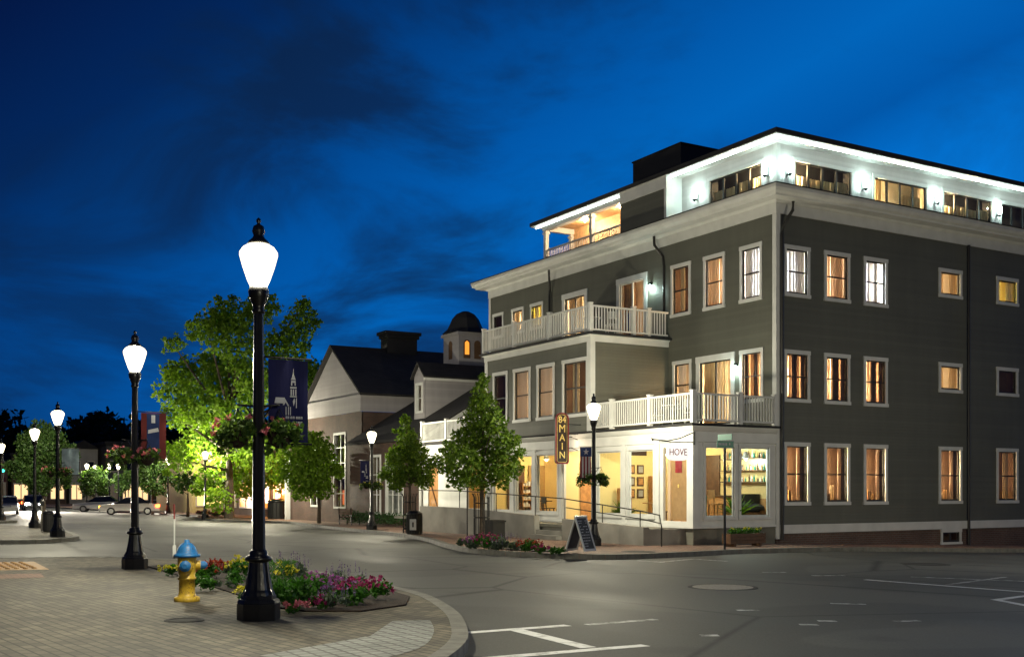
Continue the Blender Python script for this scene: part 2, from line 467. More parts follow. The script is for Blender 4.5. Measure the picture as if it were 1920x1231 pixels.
M = dict(
    siding=siding('taupe_siding', (.114, .115, .092)),
    siding_w=siding('white_siding', (.55, .53, .52)), siding_p=siding('weathered_white_siding', (.34, .32, .33)),  # siding_p is a darker tone of the same white siding
    white=mat('white_trim_paint', (.62, .62, .60), .45, var=.08, scale=2, bump=.08),
    white2=mat('cream_trim_paint', (.58, .54, .46), .5, var=.08),
    dark=mat('black_metal', (.012, .012, .013), .32, .3, var=.2, scale=9, bump=.12, bscale=30, spec=.55),
    sash=mat('dark_sash_paint', (.03, .028, .026), .4, var=.1),
    roof=mat('dark_roof', (.020, .020, .022), .85, var=.3, scale=1.5, bump=.3, bscale=14),
    shingle=brickmat('roof_shingle', (.022, .020, .020), (.030, .027, .026), (.012, .012, .012), bw=.3, bh=.14, ms=.01, rough=.9),
    brick=brickmat('red_brick', (.066, .030, .022), (.092, .042, .030), (.075, .065, .055)),
    brick_d=brickmat('dark_red_brick', (.09, .05, .038), (.12, .062, .045), (.12, .10, .09)),
    conc=mat('concrete', (.26, .25, .225), .8, var=.2, scale=1.3, bump=.25, bscale=18),
    conc_d=mat('dark_concrete', (.16, .155, .13), .8, var=.25, scale=1.3, bump=.25, bscale=18),
    kerb=mat('granite_kerb', (.15, .147, .13), .75, var=.28, scale=5, bump=.3),
    paver=brickmat('grey_pavers', (.062, .055, .038), (.136, .116, .080), (.026, .023, .017), bw=.24, bh=.12, ms=.011, vertical=False, bump=.8, rot=PI / 2 - .12, var=.5),
    paver_b=brickmat('square_pavers', (.18, .19, .18), (.23, .24, .225), (.08, .08, .075), bw=.16, bh=.16, ms=.014, vertical=False, offset=0, bump=.7),
    paver_r=brickmat('red_pavers', (.19, .105, .075), (.25, .145, .10), (.085, .065, .05), bw=.22, bh=.11, ms=.010, vertical=False, bump=.7),
    tactile=mat('tactile_plate', (.33, .20, .09), .7, var=.15),
    asphalt=asphalt('asphalt'),
    paint=paint('white_road_paint', (.72, .73, .72), .50, .74),
    paint_w=paint('worn_road_paint', (.60, .61, .60), .40, .60),
    mulch=mat('mulch', (.020, .012, .008), .95, var=.5, scale=22, bump=.9, bscale=34),
    iron=mat('cast_iron', (.035, .032, .028), .85, 0, var=.3, scale=14, bump=.3),
    iron_l=mat('worn_cast_iron', (.36, .33, .28), .8, 0, var=.25, scale=14, bump=.3),
    glass=glassmat('window_glass'),
    wood=mat('warm_wood', (.42, .21, .075), .5, var=.25, scale=7),
    wood_t=mat('terrace_wood', (.62, .38, .19), .5, var=.2, scale=7),
    wood_d=mat('dark_wood', (.085, .040, .018), .5, var=.3, scale=7),
    door_b=mat('tan_door', (.30, .185, .085), .5, var=.12),
    yellow_wall=mat('cream_interior', (.80, .63, .29), .8, var=.06, scale=1),
    floor_in=mat('interior_floor', (.36, .22, .10), .45, var=.2),
    hyd_y=worn('yellow_enamel', (.55, .36, .028), .38),
    hyd_b=worn('blue_enamel', (.012, .15, .42), .36),
    bark=mat('bark', (.060, .045, .033), .9, var=.35, scale=9, bump=.7),
    leaf_big=leafmat('maple_leaves', (.09, .175, .012), (.14, .25, .020), (.20, .32, .034), .5),
    leaf_st=leafmat('pear_leaves', (.045, .095, .010), (.085, .155, .014), (.145, .225, .024)),
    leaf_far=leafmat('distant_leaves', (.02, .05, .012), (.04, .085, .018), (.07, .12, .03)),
    leaf_bk=leafmat('dark_wood_leaves', (.012, .022, .010), (.02, .032, .013), (.03, .04, .017)),
    leaf_bed=leafmat('bed_foliage', (.020, .072, .010), (.032, .115, .012), (.055, .16, .020)),
    leaf_hang=leafmat('basket_foliage', (.030, .065, .014), (.050, .10, .018), (.085, .14, .03)),
    leaf_grey=leafmat('grey_green_foliage', (.045, .075, .06), (.07, .10, .08), (.10, .13, .10)),
    pink=leafmat('pink_petals', (.36, .07, .13), (.46, .13, .19), (.56, .24, .28), .3),
    magenta=leafmat('magenta_petals', (.17, .008, .075), (.25, .014, .115), (.34, .04, .18), .3),
    violet=leafmat('violet_petals', (.15, .035, .20), (.22, .06, .26), (.31, .12, .33), .3),
    lav=leafmat('lavender_petals', (.085, .06, .16), (.12, .085, .21), (.18, .13, .28), .3),
    red=leafmat('red_petals', (.20, .012, .012), (.28, .025, .018), (.36, .07, .04), .3),
    yellow=leafmat('yellow_petals', (.36, .32, .02), (.46, .41, .03), (.56, .51, .08), .3),
    navy=mat('navy_fabric', (.006, .008, .070), .8, var=.12, scale=3),
    print_w=mat('white_print', (.55, .56, .60), .7, var=.1),
    banner_g=mat('pale_banner', (.22, .29, .33), .8, var=.3, scale=4),
    banner_r=mat('red_banner', (.17, .028, .026), .8, var=.2, scale=3),
    flag_b=mat('flag_blue', (.016, .035, .13), .8, var=.2),
    flag_r=mat('flag_red', (.26, .035, .05), .8, var=.2),
    flag_w=mat('flag_white', (.48, .44, .46), .8, var=.1),
    gold=mat('gold_leaf', (.85, .62, .20), .35, .2, var=.1),
    sign_k=mat('sign_black', (.03, .016, .012), .45, var=.2),
    sign_r=mat('sign_edge_red', (.22, .02, .025), .45, var=.2),
    green_s=mat('sign_green', (.006, .17, .12), .45, var=.1),
    slate=mat('chalkboard', (.045, .050, .060), .75, var=.3, scale=4),
    chalk=mat('chalk', (.45, .46, .50), .9, var=.25, scale=30),
    black=mat('matt_black', (.010, .010, .010), .6, var=.2),
    plastic_w=mat('white_plastic', (.55, .56, .55), .4, var=.05),
    tyre=mat('tyre_rubber', (.015, .015, .015), .8, var=.1),
    silver=mat('silver_paint', (.42, .42, .42), .25, .6, var=.04),
    whitecar=mat('white_car_paint', (.55, .52, .50), .25, .1, var=.04),
    darkcar=mat('dark_car_paint', (.03, .032, .038), .25, .4, var=.04),
    carglass=mat('car_glass', (.012, .013, .015), .08, 0, var=.05, spec=.7),
    red_glow=emit('red_sign_glow', (1, .16, .06), .55),
    pale_wall=mat('pale_plaster', (.34, .33, .31), .8, var=.15, scale=.8),
    far_brick=mat('far_brick', (.12, .075, .06), .85, var=.25, scale=1.2),
    far_dark=mat('far_dark_wall', (.075, .072, .07), .85, var=.25, scale=1.2),
    yellow_pl=mat('yellow_plaster', (.52, .42, .20), .8, var=.1),  # yellow lamplight on the distant shop is put into its wall colour
    hedge=leafmat('hedge_leaves', (.012, .045, .012), (.02, .065, .016), (.035, .09, .02)),
)
LAMPC = (1.0, .93, .70)
COOL = (.74, 1.0, .92)
WARM = (1.0, .74, .43)
def globemat(name, c):                      # lit frosted lantern glass: hot in the middle, warmer and dimmer at the rim
    m = bpy.data.materials.new(name); m.use_nodes = True; t = m.node_tree; t.nodes.clear()
    lw = nd(t, 'ShaderNodeLayerWeight'); lw.inputs[0].default_value = .5
    k_ = mth(t, 'POWER', mth(t, 'SUBTRACT', 1.0, lw.outputs[1]), 1.5)
    e = nd(t, 'ShaderNodeEmission'); t.links.new(mixc(t, k_, (1.0, .86, .52), c), e.inputs[0])
    t.links.new(mth(t, 'ADD', .85, mth(t, 'MULTIPLY', k_, 7.0)), e.inputs[1])
    tr = nd(t, 'ShaderNodeBsdfTransparent'); tr.inputs[0].default_value = (.92, .92, .90, 1)
    a = nd(t, 'ShaderNodeAddShader'); t.links.new(e.outputs[0], a.inputs[0]); t.links.new(tr.outputs[0], a.inputs[1])
    o = nd(t, 'ShaderNodeOutputMaterial'); t.links.new(a.outputs[0], o.inputs[0])
    return m


M['globe'] = globemat('lamp_globe', LAMPC)
M['sconce'] = emit('sconce_globe', COOL, 60)
M['bulb_y'] = emit('amber_bulb', (1, .58, .12), 60)
M['bulb_w'] = emit('warm_bulb', (1, .78, .45), 25)
M['head'] = emit('headlight_glow', (1, .93, .8), 300)
M['tail'] = emit('taillight_glow', (1, .10, .02), 14)
M['amber'] = emit('amber_glow', (1, .50, .06), 5)
M['green_l'] = emit('green_signal', (.05, 1, .6), 6)
M['shop_w'] = emit('shop_window_glow', (1, .66, .32), 1.3)
M['shop_o'] = emit('orange_window_glow', (1, .36, .045), 1.1)
M['shop_y'] = emit('yellow_window_glow', (1, .72, .25), 1.1)
for nm, c, s in (('lamp_warm', WARM, 150), ('lamp_half', WARM, 330), ('lamp_shade', (1, .70, .36), 900), ('lamp_bright', (1, .76, .36), 420), ('lamp_peach', (1, .76, .55), 140), ('lamp_cool', (.90, .93, 1.0), 250), ('lamp_yel', (1, .72, .10), 90), ('lamp_dim', (1, .66, .34), 28), ('lamp_tiny', (1, .62, .3), .8)):
    M[nm] = emit('room_' + nm, c, s)
M['cur_w'] = curtainmat('sheer_curtain', (.80, .78, .78))
M['cur_p'] = curtainmat('peach_curtain', (.80, .64, .48))
M['cur_o'] = curtainmat('orange_curtain', (.82, .66, .42))
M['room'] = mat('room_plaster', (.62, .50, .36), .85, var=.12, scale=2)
M['room_d'] = mat('dim_room_plaster', (.12, .065, .032), .85, var=.2, scale=2)  # dark copy of the room plaster, dimness put into the colour


# ------------------------------------------------------------------ ground
def sheet(name, poly, off, m, thick=0.0, holes=None):
    bm = bmesh.new()
    vs = [bm.verts.new((x, y, 0)) for x, y in poly]
    bm.faces.new(vs)
    bmesh.ops.triangulate(bm, faces=bm.faces[:])
    for co, no in (((27, 0, 0), (1, 0, 0)), ((60, 0, 0), (1, 0, 0)), ((0, 75, 0), (0, 1, 0))):
        bmesh.ops.bisect_plane(bm, geom=bm.verts[:] + bm.edges[:] + bm.faces[:], plane_co=co, plane_no=no)
    for f in bm.faces:
        if f.normal.z < 0: f.normal_flip()
    if thick:
        bot = bmesh.ops.extrude_face_region(bm, geom=bm.faces[:])
        for v in [e for e in bot['geom'] if isinstance(e, bmesh.types.BMVert)]:
            v.co.z = -thick
    for v in bm.verts:
        v.co.z += G(v.co.x, v.co.y) + off
    bmesh.ops.recalc_face_normals(bm, faces=bm.faces[:])
    me = bpy.data.meshes.new(name); bm.to_mesh(me); bm.free(); me.materials.append(m)
    o = bpy.data.objects.new(name, me); col.objects.link(o)
    return struct(o)


def strip(name, line, w0, w1, off, depth, m):      # kerb along an open line, left side is w1
    mb = MB(); n = len(line); A = []
    for i, p in enumerate(line):
        a = Vector(line[max(i - 1, 0)]); b = Vector(line[min(i + 1, n - 1)])
        d = (b - a).normalized(); nn = Vector((-d.y, d.x)); p = Vector(p)
        q0 = p + nn * w0; q1 = p + nn * w1
        A.append((q0, q1))
    def dens(a, b): return a
    for i in range(n - 1):
        (a0, a1), (b0, b1) = A[i], A[i + 1]
        k = max(1, int((b0 - a0).length / 1.2))
        for j in range(k):
            P = []
            gp = .008 * k / max(.1, (b0 - a0).length) / k
            for tt in (j / k + gp, (j + 1) / k - gp):
                for u, v in ((a0, b0), (a1, b1)):
                    q = u.lerp(v, tt); P.append((q.x, q.y, G(q.x, q.y) + off))
            p0, p1, p2, p3 = P
            lo = lambda p: (p[0], p[1], p[2] - depth)
            mb.quad(p0, p1, p3, p2); mb.quad(p0, p2, lo(p2), lo(p0)); mb.quad(p1, p3, lo(p3), lo(p1))
    return struct(mb.build(name, m))


def smooth_line(pts, k=4):
    out = []
    n = len(pts)
    for i in range(n - 1):
        p0, p1, p2, p3 = [Vector(pts[max(0, min(n - 1, j))]) for j in (i - 1, i, i + 1, i + 2)]
        for j in range(k):
            t = j / k
            q = .5 * ((2 * p1) + (-p0 + p2) * t + (2 * p0 - 5 * p1 + 4 * p2 - p3) * t * t + (-p0 + 3 * p1 - 3 * p2 + p3) * t ** 3)
            out.append((q.x, q.y))
    out.append(tuple(pts[-1]))
    return out


tb = MB(); tb.quad((-2500, -2500, -4.2), (2500, -2500, -4.2), (2500, 2500, -4.2), (-2500, 2500, -4.2))
struct(tb.build('terrain', M['mulch']))
sheet('road', [(-90, -40), (160, -40), (160, 330), (-90, 330)], -.13, M['asphalt'])

near_kerb = smooth_line([(-20, 7.4), (2, 7.7), (4.0, 8.5), (5.26, 9.87), (6.12, 11.43), (6.8, 13.02), (7.45, 15.1), (7.7, 17.0), (7.9, 20), (7.7, 23), (6.9, 25.6), (5.1, 27.6), (2.9, 28.5), (-20, 29.2)])
sheet('sidewalk', near_kerb, 0, M['paver'], .3)
strip('kerb', near_kerb, -.012, .17, .005, .2, M['kerb'])
block2 = smooth_line([(-20, 39.3), (3.0, 39.5), (5.6, 40.3), (6.9, 42.4), (7.5, 48), (7.8, 56), (6.4, 60), (5.2, 66), (7.9, 70), (7.9, 73.5), (5.4, 78), (5.2, 90), (5, 112), (2, 135), (-20, 142)])
sheet('sidewalk', block2, 0, M['paver'], .3)
strip('kerb', block2, -.012, .2, .005, .2, M['kerb'])
far_kerb = smooth_line([(56, 23.2), (34, 24.3), (24, 25.1), (20.6, 24.5), (18.2, 24.0), (16.8, 24.2), (15.9, 25.6), (15.45, 28), (16.2, 31.4), (18.3, 37.5), (19.5, 43), (20.05, 48), (21.4, 58), (22.2, 65), (20.6, 69.5), (20.4, 78), (22.2, 84), (21.3, 93), (20.6, 104), (19.8, 116), (17.5, 132), (8, 148), (-20, 154)])
far_kerb = far_kerb[::-1]
sheet('sidewalk', far_kerb + [(56, 215), (-20, 215)], 0, M['paver_r'], .3)
strip('kerb', far_kerb, -.012, .2, .005, .2, M['kerb'])
# ramp corner of square pavers + tactile plate + red band
sheet('paved_corner', smooth_line([(3.6, 9.0), (4.7, 9.75), (5.45, 10.9), (5.95, 12.0)]) + [(5.5, 12.1), (4.7, 10.9), (3.2, 10.0)], .004, M['paver_b'])
sheet('paved_band', [(-8, 21.9), (2.9, 21.3), (3.0, 22.5), (-8, 23.2)], .004, M['paver_r'])
tp = MB()
for i in range(14):
    for j in range(6):
        x, y = 1.0 + i * .16, 24.2 + j * .42 - i * .012
        tp.lathe([(.055, 0), (.045, .02), (.02, .026)], 8, (x, y, G(x, y) + .008))
sheet('tactile_pad', [(.8, 23.9), (3.3, 23.6), (3.4, 26.6), (.9, 26.9)], .004, M['tactile'])
struct(tp.build('tactile_domes', M['tactile']))

# beds
bed_near = [(5.2, 23.7), (5.15, 21.3), (4.95, 17.4), (4.78, 14.2), (4.95, 13.55), (5.6, 13.25), (6.45, 13.75), (7.05, 14.9), (7.35, 17), (7.55, 20), (7.3, 22.8), (6.5, 24.4)]
sheet('flower_bed', bed_near, .022, M['mulch'], .02)
bed_far = [(16.6, 31.0), (15.95, 28.2), (16.3, 25.9), (17.0, 25.7), (17.6, 27.0), (18.3, 29.6), (18.9, 33.2), (18.0, 34.0)]
sheet('flower_bed', bed_far, .022, M['mulch'], .02)
bed_3 = [(21.0, 70), (20.8, 78), (23.2, 78), (23.4, 70)]
sheet('flower_bed', bed_3, .022, M['mulch'], .02)


def stripe(a, b, w, m='paint'):
    a, b = Vector(a), Vector(b); d = (b - a).normalized(); n = Vector((-d.y, d.x)) * w / 2
    return sheet('road_marking', [tuple(a + n), tuple(a - n), tuple(b - n), tuple(b + n)], -.126, M[m])


stripe((6.25, 11.62), (7.75, 11.72), .17)
stripe((6.92, 11.60), (6.78, 9.85), .20)
stripe((5.0, 9.66), (7.45, 9.72), .17)
for a, b, w_, m_ in (((17.65, 15.75), (17.9, 12.1), .16, 'paint'), ((19.2, 15.9), (20.3, 14.0), .13, 'paint_w'), ((18.1, 14.1), (21.1, 15.0), .13, 'paint_w'), ((16.0, 11.55), (17.3, 11.85), .15, 'paint'), ((16.05, 11.62), (15.5, 10.6), .15, 'paint'),
                     ((13.06, 12.35), (13.44, 11.97), .16, 'paint_w'), ((8.0, 11.66), (9.18, 11.76), .14, 'paint_w'), ((8.57, 10.13), (8.76, 10.02), .16, 'paint_w'), ((17.3, 18.36), (17.8, 18.13), .16, 'paint_w'), ((17.55, 17.1), (18.2, 16.8), .18, 'paint_w'),
                     ((17.6, 23.3), (17.72, 22.4), .16, 'paint_w'), ((17.7, 22.5), (19.5, 23.3), .14, 'paint_w'), ((19.45, 23.3), (19.6, 22.1), .16, 'paint_w'), ((10.46, 10.42), (10.66, 10.28), .15, 'paint_w'), ((11.0, 10.62), (11.2, 10.48), .15, 'paint_w'), ((11.89, 10.1), (12.26, 10.02), .14, 'paint_w'), ((11.0, 12.2), (11.3, 12.05), .15, 'paint_w')):
    stripe(a, b, w_, m_)


def manhole(x, y, off, lab, m, r=.36):
    z = G(x, y) + off
    t = thing('manhole_cover', lab, 'manhole cover', (x, y, z), group='utility covers')
    mb = MB(); mb.lathe([(r, -.02), (r, .006), (r * .86, .006), (r * .86, .002), (r * .8, .002), (.01, .004)], 28); mb.build('cover', M[m], t)
    mb = MB(); mb.lathe([(r * 1.16, -.02), (r * 1.16, .004), (r * 1.005, .004), (r * 1.005, -.02)], 28); mb.build('frame_ring', M['iron'], t)


manhole(13.66, 15.52, -.125, 'pale worn manhole cover in the middle of the intersection asphalt', 'iron_l', .55)
manhole(23.4, 18.9, -.125, 'dark manhole cover on the side street near the dark siding wall', 'iron', .5)
manhole(3.35, 13.3, .003, 'small dark utility cover in pavers left of nearest lamp post', 'iron', .2)
manhole(18.9, 25.0, .003, 'flat dark cover on sidewalk by the storefront corner', 'iron', .42)

# ------------------------------------------------------------------ corner building
BX, BY, VX = 26.93, 27.89, 23.30           # main west wall, south wall, projecting storefront front
YN, XE = 47.72, 46.0
ZF, ZT = 11.05, 11.87                      # frieze underside, gutter top
b0 = thing('corner_building', 'taupe clapboard four-storey corner building with white trim, balconies and brightly lit top floor', 'building', (BX, BY, G(BX, BY)), world_coords=True)


class Face:                                # maps (along, depth inwards, z) to the scene
    def __init__(s, kind, c): s.k, s.c = kind, c
    def p(s, a, d, z): return (a, s.c + d, z) if s.k == 'S' else (s.c + d, a, z)
    def box(s, mb, a0, a1, d0, d1, z0, z1):
        x0, y0, _ = s.p(a0, d0, 0); x1, y1, _ = s.p(a1, d1, 0)
        mb.box(min(x0, x1), max(x0, x1), min(y0, y1), max(y0, y1), z0, z1)


FS, FW, FV = Face('S', BY), Face('W', BX), Face('W', VX)


def wall(name, face, a0, a1, z0, z1, holes, m, parent, th=.10, d0=0.0):
    A = sorted({a0, a1, *[v for h in holes for v in h[:2] if a0 < v < a1]})
    Z = sorted({z0, z1, *[v for h in holes for v in h[2:4] if z0 < v < z1]})
    mb = MB()
    for i in range(len(A) - 1):
        for j in range(len(Z) - 1):
            ca, cz = (A[i] + A[i + 1]) / 2, (Z[j] + Z[j + 1]) / 2
            if any(h[0] < ca < h[1] and h[2] < cz < h[3] for h in holes): continue
            for dd in (d0, d0 + th):
                mb.quad(face.p(A[i], dd, Z[j]), face.p(A[i + 1], dd, Z[j]), face.p(A[i + 1], dd, Z[j + 1]), face.p(A[i], dd, Z[j + 1]))
    for h in holes:
        q = [(h[0], h[2]), (h[1], h[2]), (h[1], h[3]), (h[0], h[3])]
        for i in range(4):
            (u, v), (w, x) = q[i], q[(i + 1) % 4]
            mb.quad(face.p(u, d0, v), face.p(w, d0, x), face.p(w, d0 + th, x), face.p(u, d0 + th, v))
    return mb.build(name, m, parent)


def curtain(face, a0, a1, d, z0, z1, folds, amp=.02):
    mb = MB(); n = max(8, int(folds * 6)); pr = None
    for i in range(n + 1):
        a = a0 + (a1 - a0) * i / n
        dd = d + amp * math.sin(i / n * folds * 2 * PI) + amp * .4 * math.sin(i * 1.7)
        cur = (face.p(a, dd, z0), face.p(a, dd, z1))
        if pr: mb.quad(pr[0], cur[0], cur[1], pr[1])
        pr = cur
    return mb


WR = random.Random(5)


def window(face, a0, a1, z0, z1, style, parent=b0, name='window', casing=.12, sashes=1, midrail=True, depth=.48, e=.10):
    """outer casing rectangle a0..a1, z0..z1; returns the hole for the wall"""
    c = casing
    mb = MB()
    face.box(mb, a0, a0 + c, -.035, .012, z0 + c, z1 - c * 1.15)
    face.box(mb, a1 - c, a1, -.035, .012, z0 + c, z1 - c * 1.15)
    face.box(mb, a0 - .015, a1 + .015, -.045, .012, z1 - c * 1.15, z1)
    face.box(mb, a0 - .02, a1 + .02, -.060, .012, z0, z0 + c)
    w = mb.build(name, M['white'], parent)
    i0, i1, j0, j1 = a0 + c, a1 - c, z0 + c, z1 - c * 1.15
    mb = MB(); s = .045
    n = sashes
    for k in range(n):
        u0 = i0 + (i1 - i0) * k / n; u1 = i0 + (i1 - i0) * (k + 1) / n
        face.box(mb, u0, u0 + s, .03, .075, j0, j1); face.box(mb, u1 - s, u1, .03, .075, j0, j1)
        face.box(mb, u0 + s, u1 - s, .03, .075, j0, j0 + s * 1.4); face.box(mb, u0 + s, u1 - s, .03, .075, j1 - s, j1)
        if midrail:
            zm = (j0 + j1) / 2; face.box(mb, u0 + s, u1 - s, .027, .072, zm - .025, zm + .025)
    mb.build('sash', M['white'] if style in ('door', 'storefront') else M['sash'], w)
    mb = MB(); face.box(mb, i0 + .01, i1 - .01, .048, .054, j0 + .01, j1 - .01); mb.build('pane', M['glass'], w)
    if style == 'storefront':
        return (i0, i1, j0, j1)
    # the room behind: five sides of a shallow lit box
    r0, r1, q0, q1 = i0 - e, i1 + e, j0 - .12, j1 + .38
    mb = MB(); d0, d1 = .12, depth
    mb.quad(face.p(r0, d1, q0), face.p(r1, d1, q0), face.p(r1, d1, q1), face.p(r0, d1, q1))
    mb.quad(face.p(r0, d0, q0), face.p(r0, d1, q0), face.p(r0, d1, q1), face.p(r0, d0, q1))
    mb.quad(face.p(r1, d0, q0), face.p(r1, d1, q0), face.p(r1, d1, q1), face.p(r1, d0, q1))
    mb.quad(face.p(r0, d0, q0), face.p(r1, d0, q0), face.p(r1, d1, q0), face.p(r0, d1, q0))
    mb.quad(face.p(r0, d0, q1), face.p(r1, d0, q1), face.p(r1, d1, q1), face.p(r0, d1, q1))
    mb.build('room', M['black'] if style == 'shade' else M['room_d'] if style in ('dark', 'dim', 'strip', 'half') else M['room'], w)  # dark wall colours make some of these rooms look unlit
    lampm = {'cool': 'lamp_cool', 'cool2': 'lamp_cool', 'peach': 'lamp_peach', 'half': 'lamp_half', 'strip': 'lamp_warm', 'orange': 'lamp_warm', 'yellow': 'lamp_yel', 'dim': 'lamp_dim',
             'dark': 'lamp_tiny', 'door': 'lamp_dim', 'doorlit': 'lamp_warm', 'shade': 'lamp_shade', 'bright': 'lamp_bright', 'gold': 'lamp_dim'}[style]
    mb = MB()
    face.box(mb, r0 + .012, r0 + .042, .24, .44, q0 + .12, q1 - .42)
    mb.build('room_light', M[lampm], w)
    wd = i1 - i0
    def cur(u0, u1, mat_, za=0.0, zb=1.0, f=None, dd=.19):
        curtain(face, i0 + wd * u0, i0 + wd * u1, dd, j0 + (j1 - j0) * za - .03, j0 + (j1 - j0) * zb + .03, f or max(2, (u1 - u0) * wd * 9)).build('curtain', M[mat_], w)
    if style == 'cool': cur(-.06, .45, 'cur_w'); cur(.48, 1.06, 'cur_w')
    if style == 'cool2': cur(-.06, .42, 'cur_w'); cur(.62, .80, 'cur_w')
    if style == 'peach': cur(-.06, .5, 'cur_p'); cur(.50, 1.06, 'cur_p', dd=.25)
    if style == 'half':
        u = WR.uniform(.28, .46); cur(-.06, u, 'cur_p'); cur(u + .03, u + WR.uniform(.18, .3), 'wood_d', dd=.15); cur(.84, 1.06, 'wood_d', dd=.16)  # dark sheets, here and in the strip style, stand for unlit room
    if style == 'strip':
        u = WR.uniform(.64, .72); cur(u, u + .15, 'cur_p', dd=.15); cur(u + .17, 1.06, 'wood_d', dd=.16); cur(-.06, WR.uniform(.02, .2), 'wood_d', dd=.17)
        v = .08
        while v < u - .1:
            g_ = WR.uniform(.08, .2); cur(v, v + g_, WR.choice(('wood', 'cur_o', 'wood_d', 'door_b')), 0, WR.uniform(.06, .30), dd=WR.uniform(.2, .3)); v += g_ + WR.uniform(.0, .06)
    if style in ('orange', 'yellow'): cur(-.06, .36, 'cur_o' if style == 'orange' else 'cur_w'); cur(.66, 1.06, 'cur_o' if style == 'orange' else 'cur_w')
    if style == 'doorlit': cur(.02, .20, 'cur_o'); cur(.30, .44, 'cur_o'); cur(.60, .98, 'cur_o')
    if style == 'door': cur(.55, 1.02, 'wood', dd=.24)
    if style == 'dim': cur(.5, .78, 'cur_o')
    if style == 'gold': cur(WR.uniform(.3, .5), 1.06, 'cur_w')
    if style == 'shade':
        for k in range(sashes):
            cur((k + .06) / sashes, (k + .94) / sashes, 'cur_o', 0, WR.uniform(.42, .58), dd=.14)
    if style == 'bright': cur(.05, .2, 'cur_o'); cur(.55, .95, 'cur_o', 0, .55, dd=.14)
    return (i0, i1, j0, j1)


k = K
colA, colB, colC, colD, colE = [(a * k, b * k) for a, b in ((23.72, 24.78), (25.38, 26.49), (27.10, 28.18), (30.63, 31.79), (33.6, 34.77))]
hs = []
for (a, c_), st in zip((colA, colB, colC), ('cool', 'peach', 'cool2')): hs.append(window(FS, a, c_, sz(7.41), sz(8.95), st))
for (a, c_), st in zip((colA, colB, colC), ('half', 'half', 'half')): hs.append(window(FS, a, c_, sz(4.27), sz(5.83), st))
for a, c_ in (colA, colB, colC, colD): hs.append(window(FS, a, c_, sz(1.19), sz(3.08), 'strip'))
hs.append(window(FS, *colE, sz(1.19), sz(3.08), 'dim'))
hs.append(window(FS, *colD, sz(7.99), sz(8.95), 'orange', midrail=False))
hs.append(window(FS, *colE, sz(8.0), sz(8.96), 'yellow', midrail=False))
hs.append(window(FS, *colD, sz(4.86), sz(5.85), 'orange', midrail=False))
hs.append(window(FS, *colE, sz(4.87), sz(5.86), 'dark', midrail=False))
for c0 in (37.2, 39.9):                                                            # the same wall carries on past the frame
    for zz in ((1.19, 3.08), (4.27, 5.83), (7.41, 8.95)): hs.append(window(FS, c0 * k, (c0 + 1.05) * k, sz(zz[0]), sz(zz[1]), 'dark'))
wall('wall', FS, BX + .02, XE + 3, .458, ZF, hs, M['siding'], b0)
hb = window(FS, 30.74 * k, 31.76 * k, sz(-.15), sz(.34), 'dark', name='basement_window', casing=.09, midrail=False, sashes=2, depth=.5)
wall('brick_base', FS, BX + .02, XE + 3, -1.4, .16, [hb], M['brick_d'], b0, d0=.03)
mb = MB(); mb.box(BX + .17, 30.74 * k - .02, BY - .05, BY + .03, .16, .458); mb.box(31.76 * k + .02, XE + 3, BY - .05, BY + .03, .16, .458)
mb.box(30.74 * k - .02, 31.76 * k + .02, BY - .05, BY + .03, sz(.34) + .003, .458); mb.build('water_table', M['white'], b0)

hw = []
for (a, c_), st in zip(((24.83, 25.81), (26.49, 27.51), (28.14, 29.16)), ('cool', 'peach', 'dim')): hw.append(window(FW, a * k, c_ * k, sz(7.37), sz(9.11), st))
hw.append(window(FW, 30.46 * k, 32.23 * k, 7.47, sz(9.14), 'door', name='balcony_door', casing=.2, sashes=2, midrail=False))
hw.append(window(FW, 34.08 * k, 35.78 * k, 7.47, sz(9.13), 'doorlit', name='balcony_door', casing=.2, sashes=2, midrail=False))
for (a, c_), st in zip(((37.16, 38.13), (38.63, 39.61), (40.27, 41.18)), ('yellow', 'orange', 'dark')): hw.append(window(FW, a * k, c_ * k, sz(8.05), sz(9.11), st, midrail=False))
hw.append(window(FW, 24.78 * k, 25.81 * k, sz(4.3), sz(5.93), 'half'))
hw.append(window(FW, 26.05 * k, 27.87 * k, 3.82, sz(5.93), 'doorlit', name='balcony_door', casing=.2, sashes=2, midrail=False))
hw.append(window(FW, 28.11 * k, 29.07 * k, sz(4.3), sz(5.91), 'gold'))
wall('wall', FW, BY + .02, YN, 3.80, ZF, hw, M['siding'], b0)
wall('wall', Face('S', YN - .1), BX, XE, -1.2, ZF, [], M['siding'], b0)

VY0, VY1, VZ = 33.70, 41.63, 7.37
hv = []
for a, c_, st, s in ((29.44, 30.95, 'dim', 2), (31.44, 32.56, 'gold', 1), (32.98, 34.15, 'gold', 1), (34.56, 35.62, 'dark', 1)):
    hv.append(window(FV, a * k, c_ * k, sz(4.03), sz(5.95), st, sashes=s))
wall('wall', FV, VY0 + .02, VY1 - .02, 3.80, VZ - .25, hv, M['siding'], b0)
wall('wall', Face('S', VY0), VX + .02, BX, 3.80, VZ - .25, [], M['siding'], b0)
wall('wall', Face('S', VY1 - .1), VX + .02, BX, 3.80, VZ - .25, [], M['siding'], b0)

# corner boards
cb = MB()
cb.box(BX - .03, BX + .16, BY - .03, BY + .16, -.02, ZF); cb.build('corner_board', M['white'], b0)
cb = MB(); cb.box(VX - .03, VX + .18, VY0 - .03, VY0 + .22, 3.80, VZ - .25); cb.build('corner_board', M['white'], b0)
cb = MB(); cb.box(VX - .03, VX + .16, VY1 - .20, VY1 + .03, 3.80, VZ - .25); cb.build('corner_board', M['white'], b0)
cb = MB(); cb.box(BX - .03, BX + .13, YN - .16, YN + .03, 3.80, ZF); cb.build('corner_board', M['white'], b0)


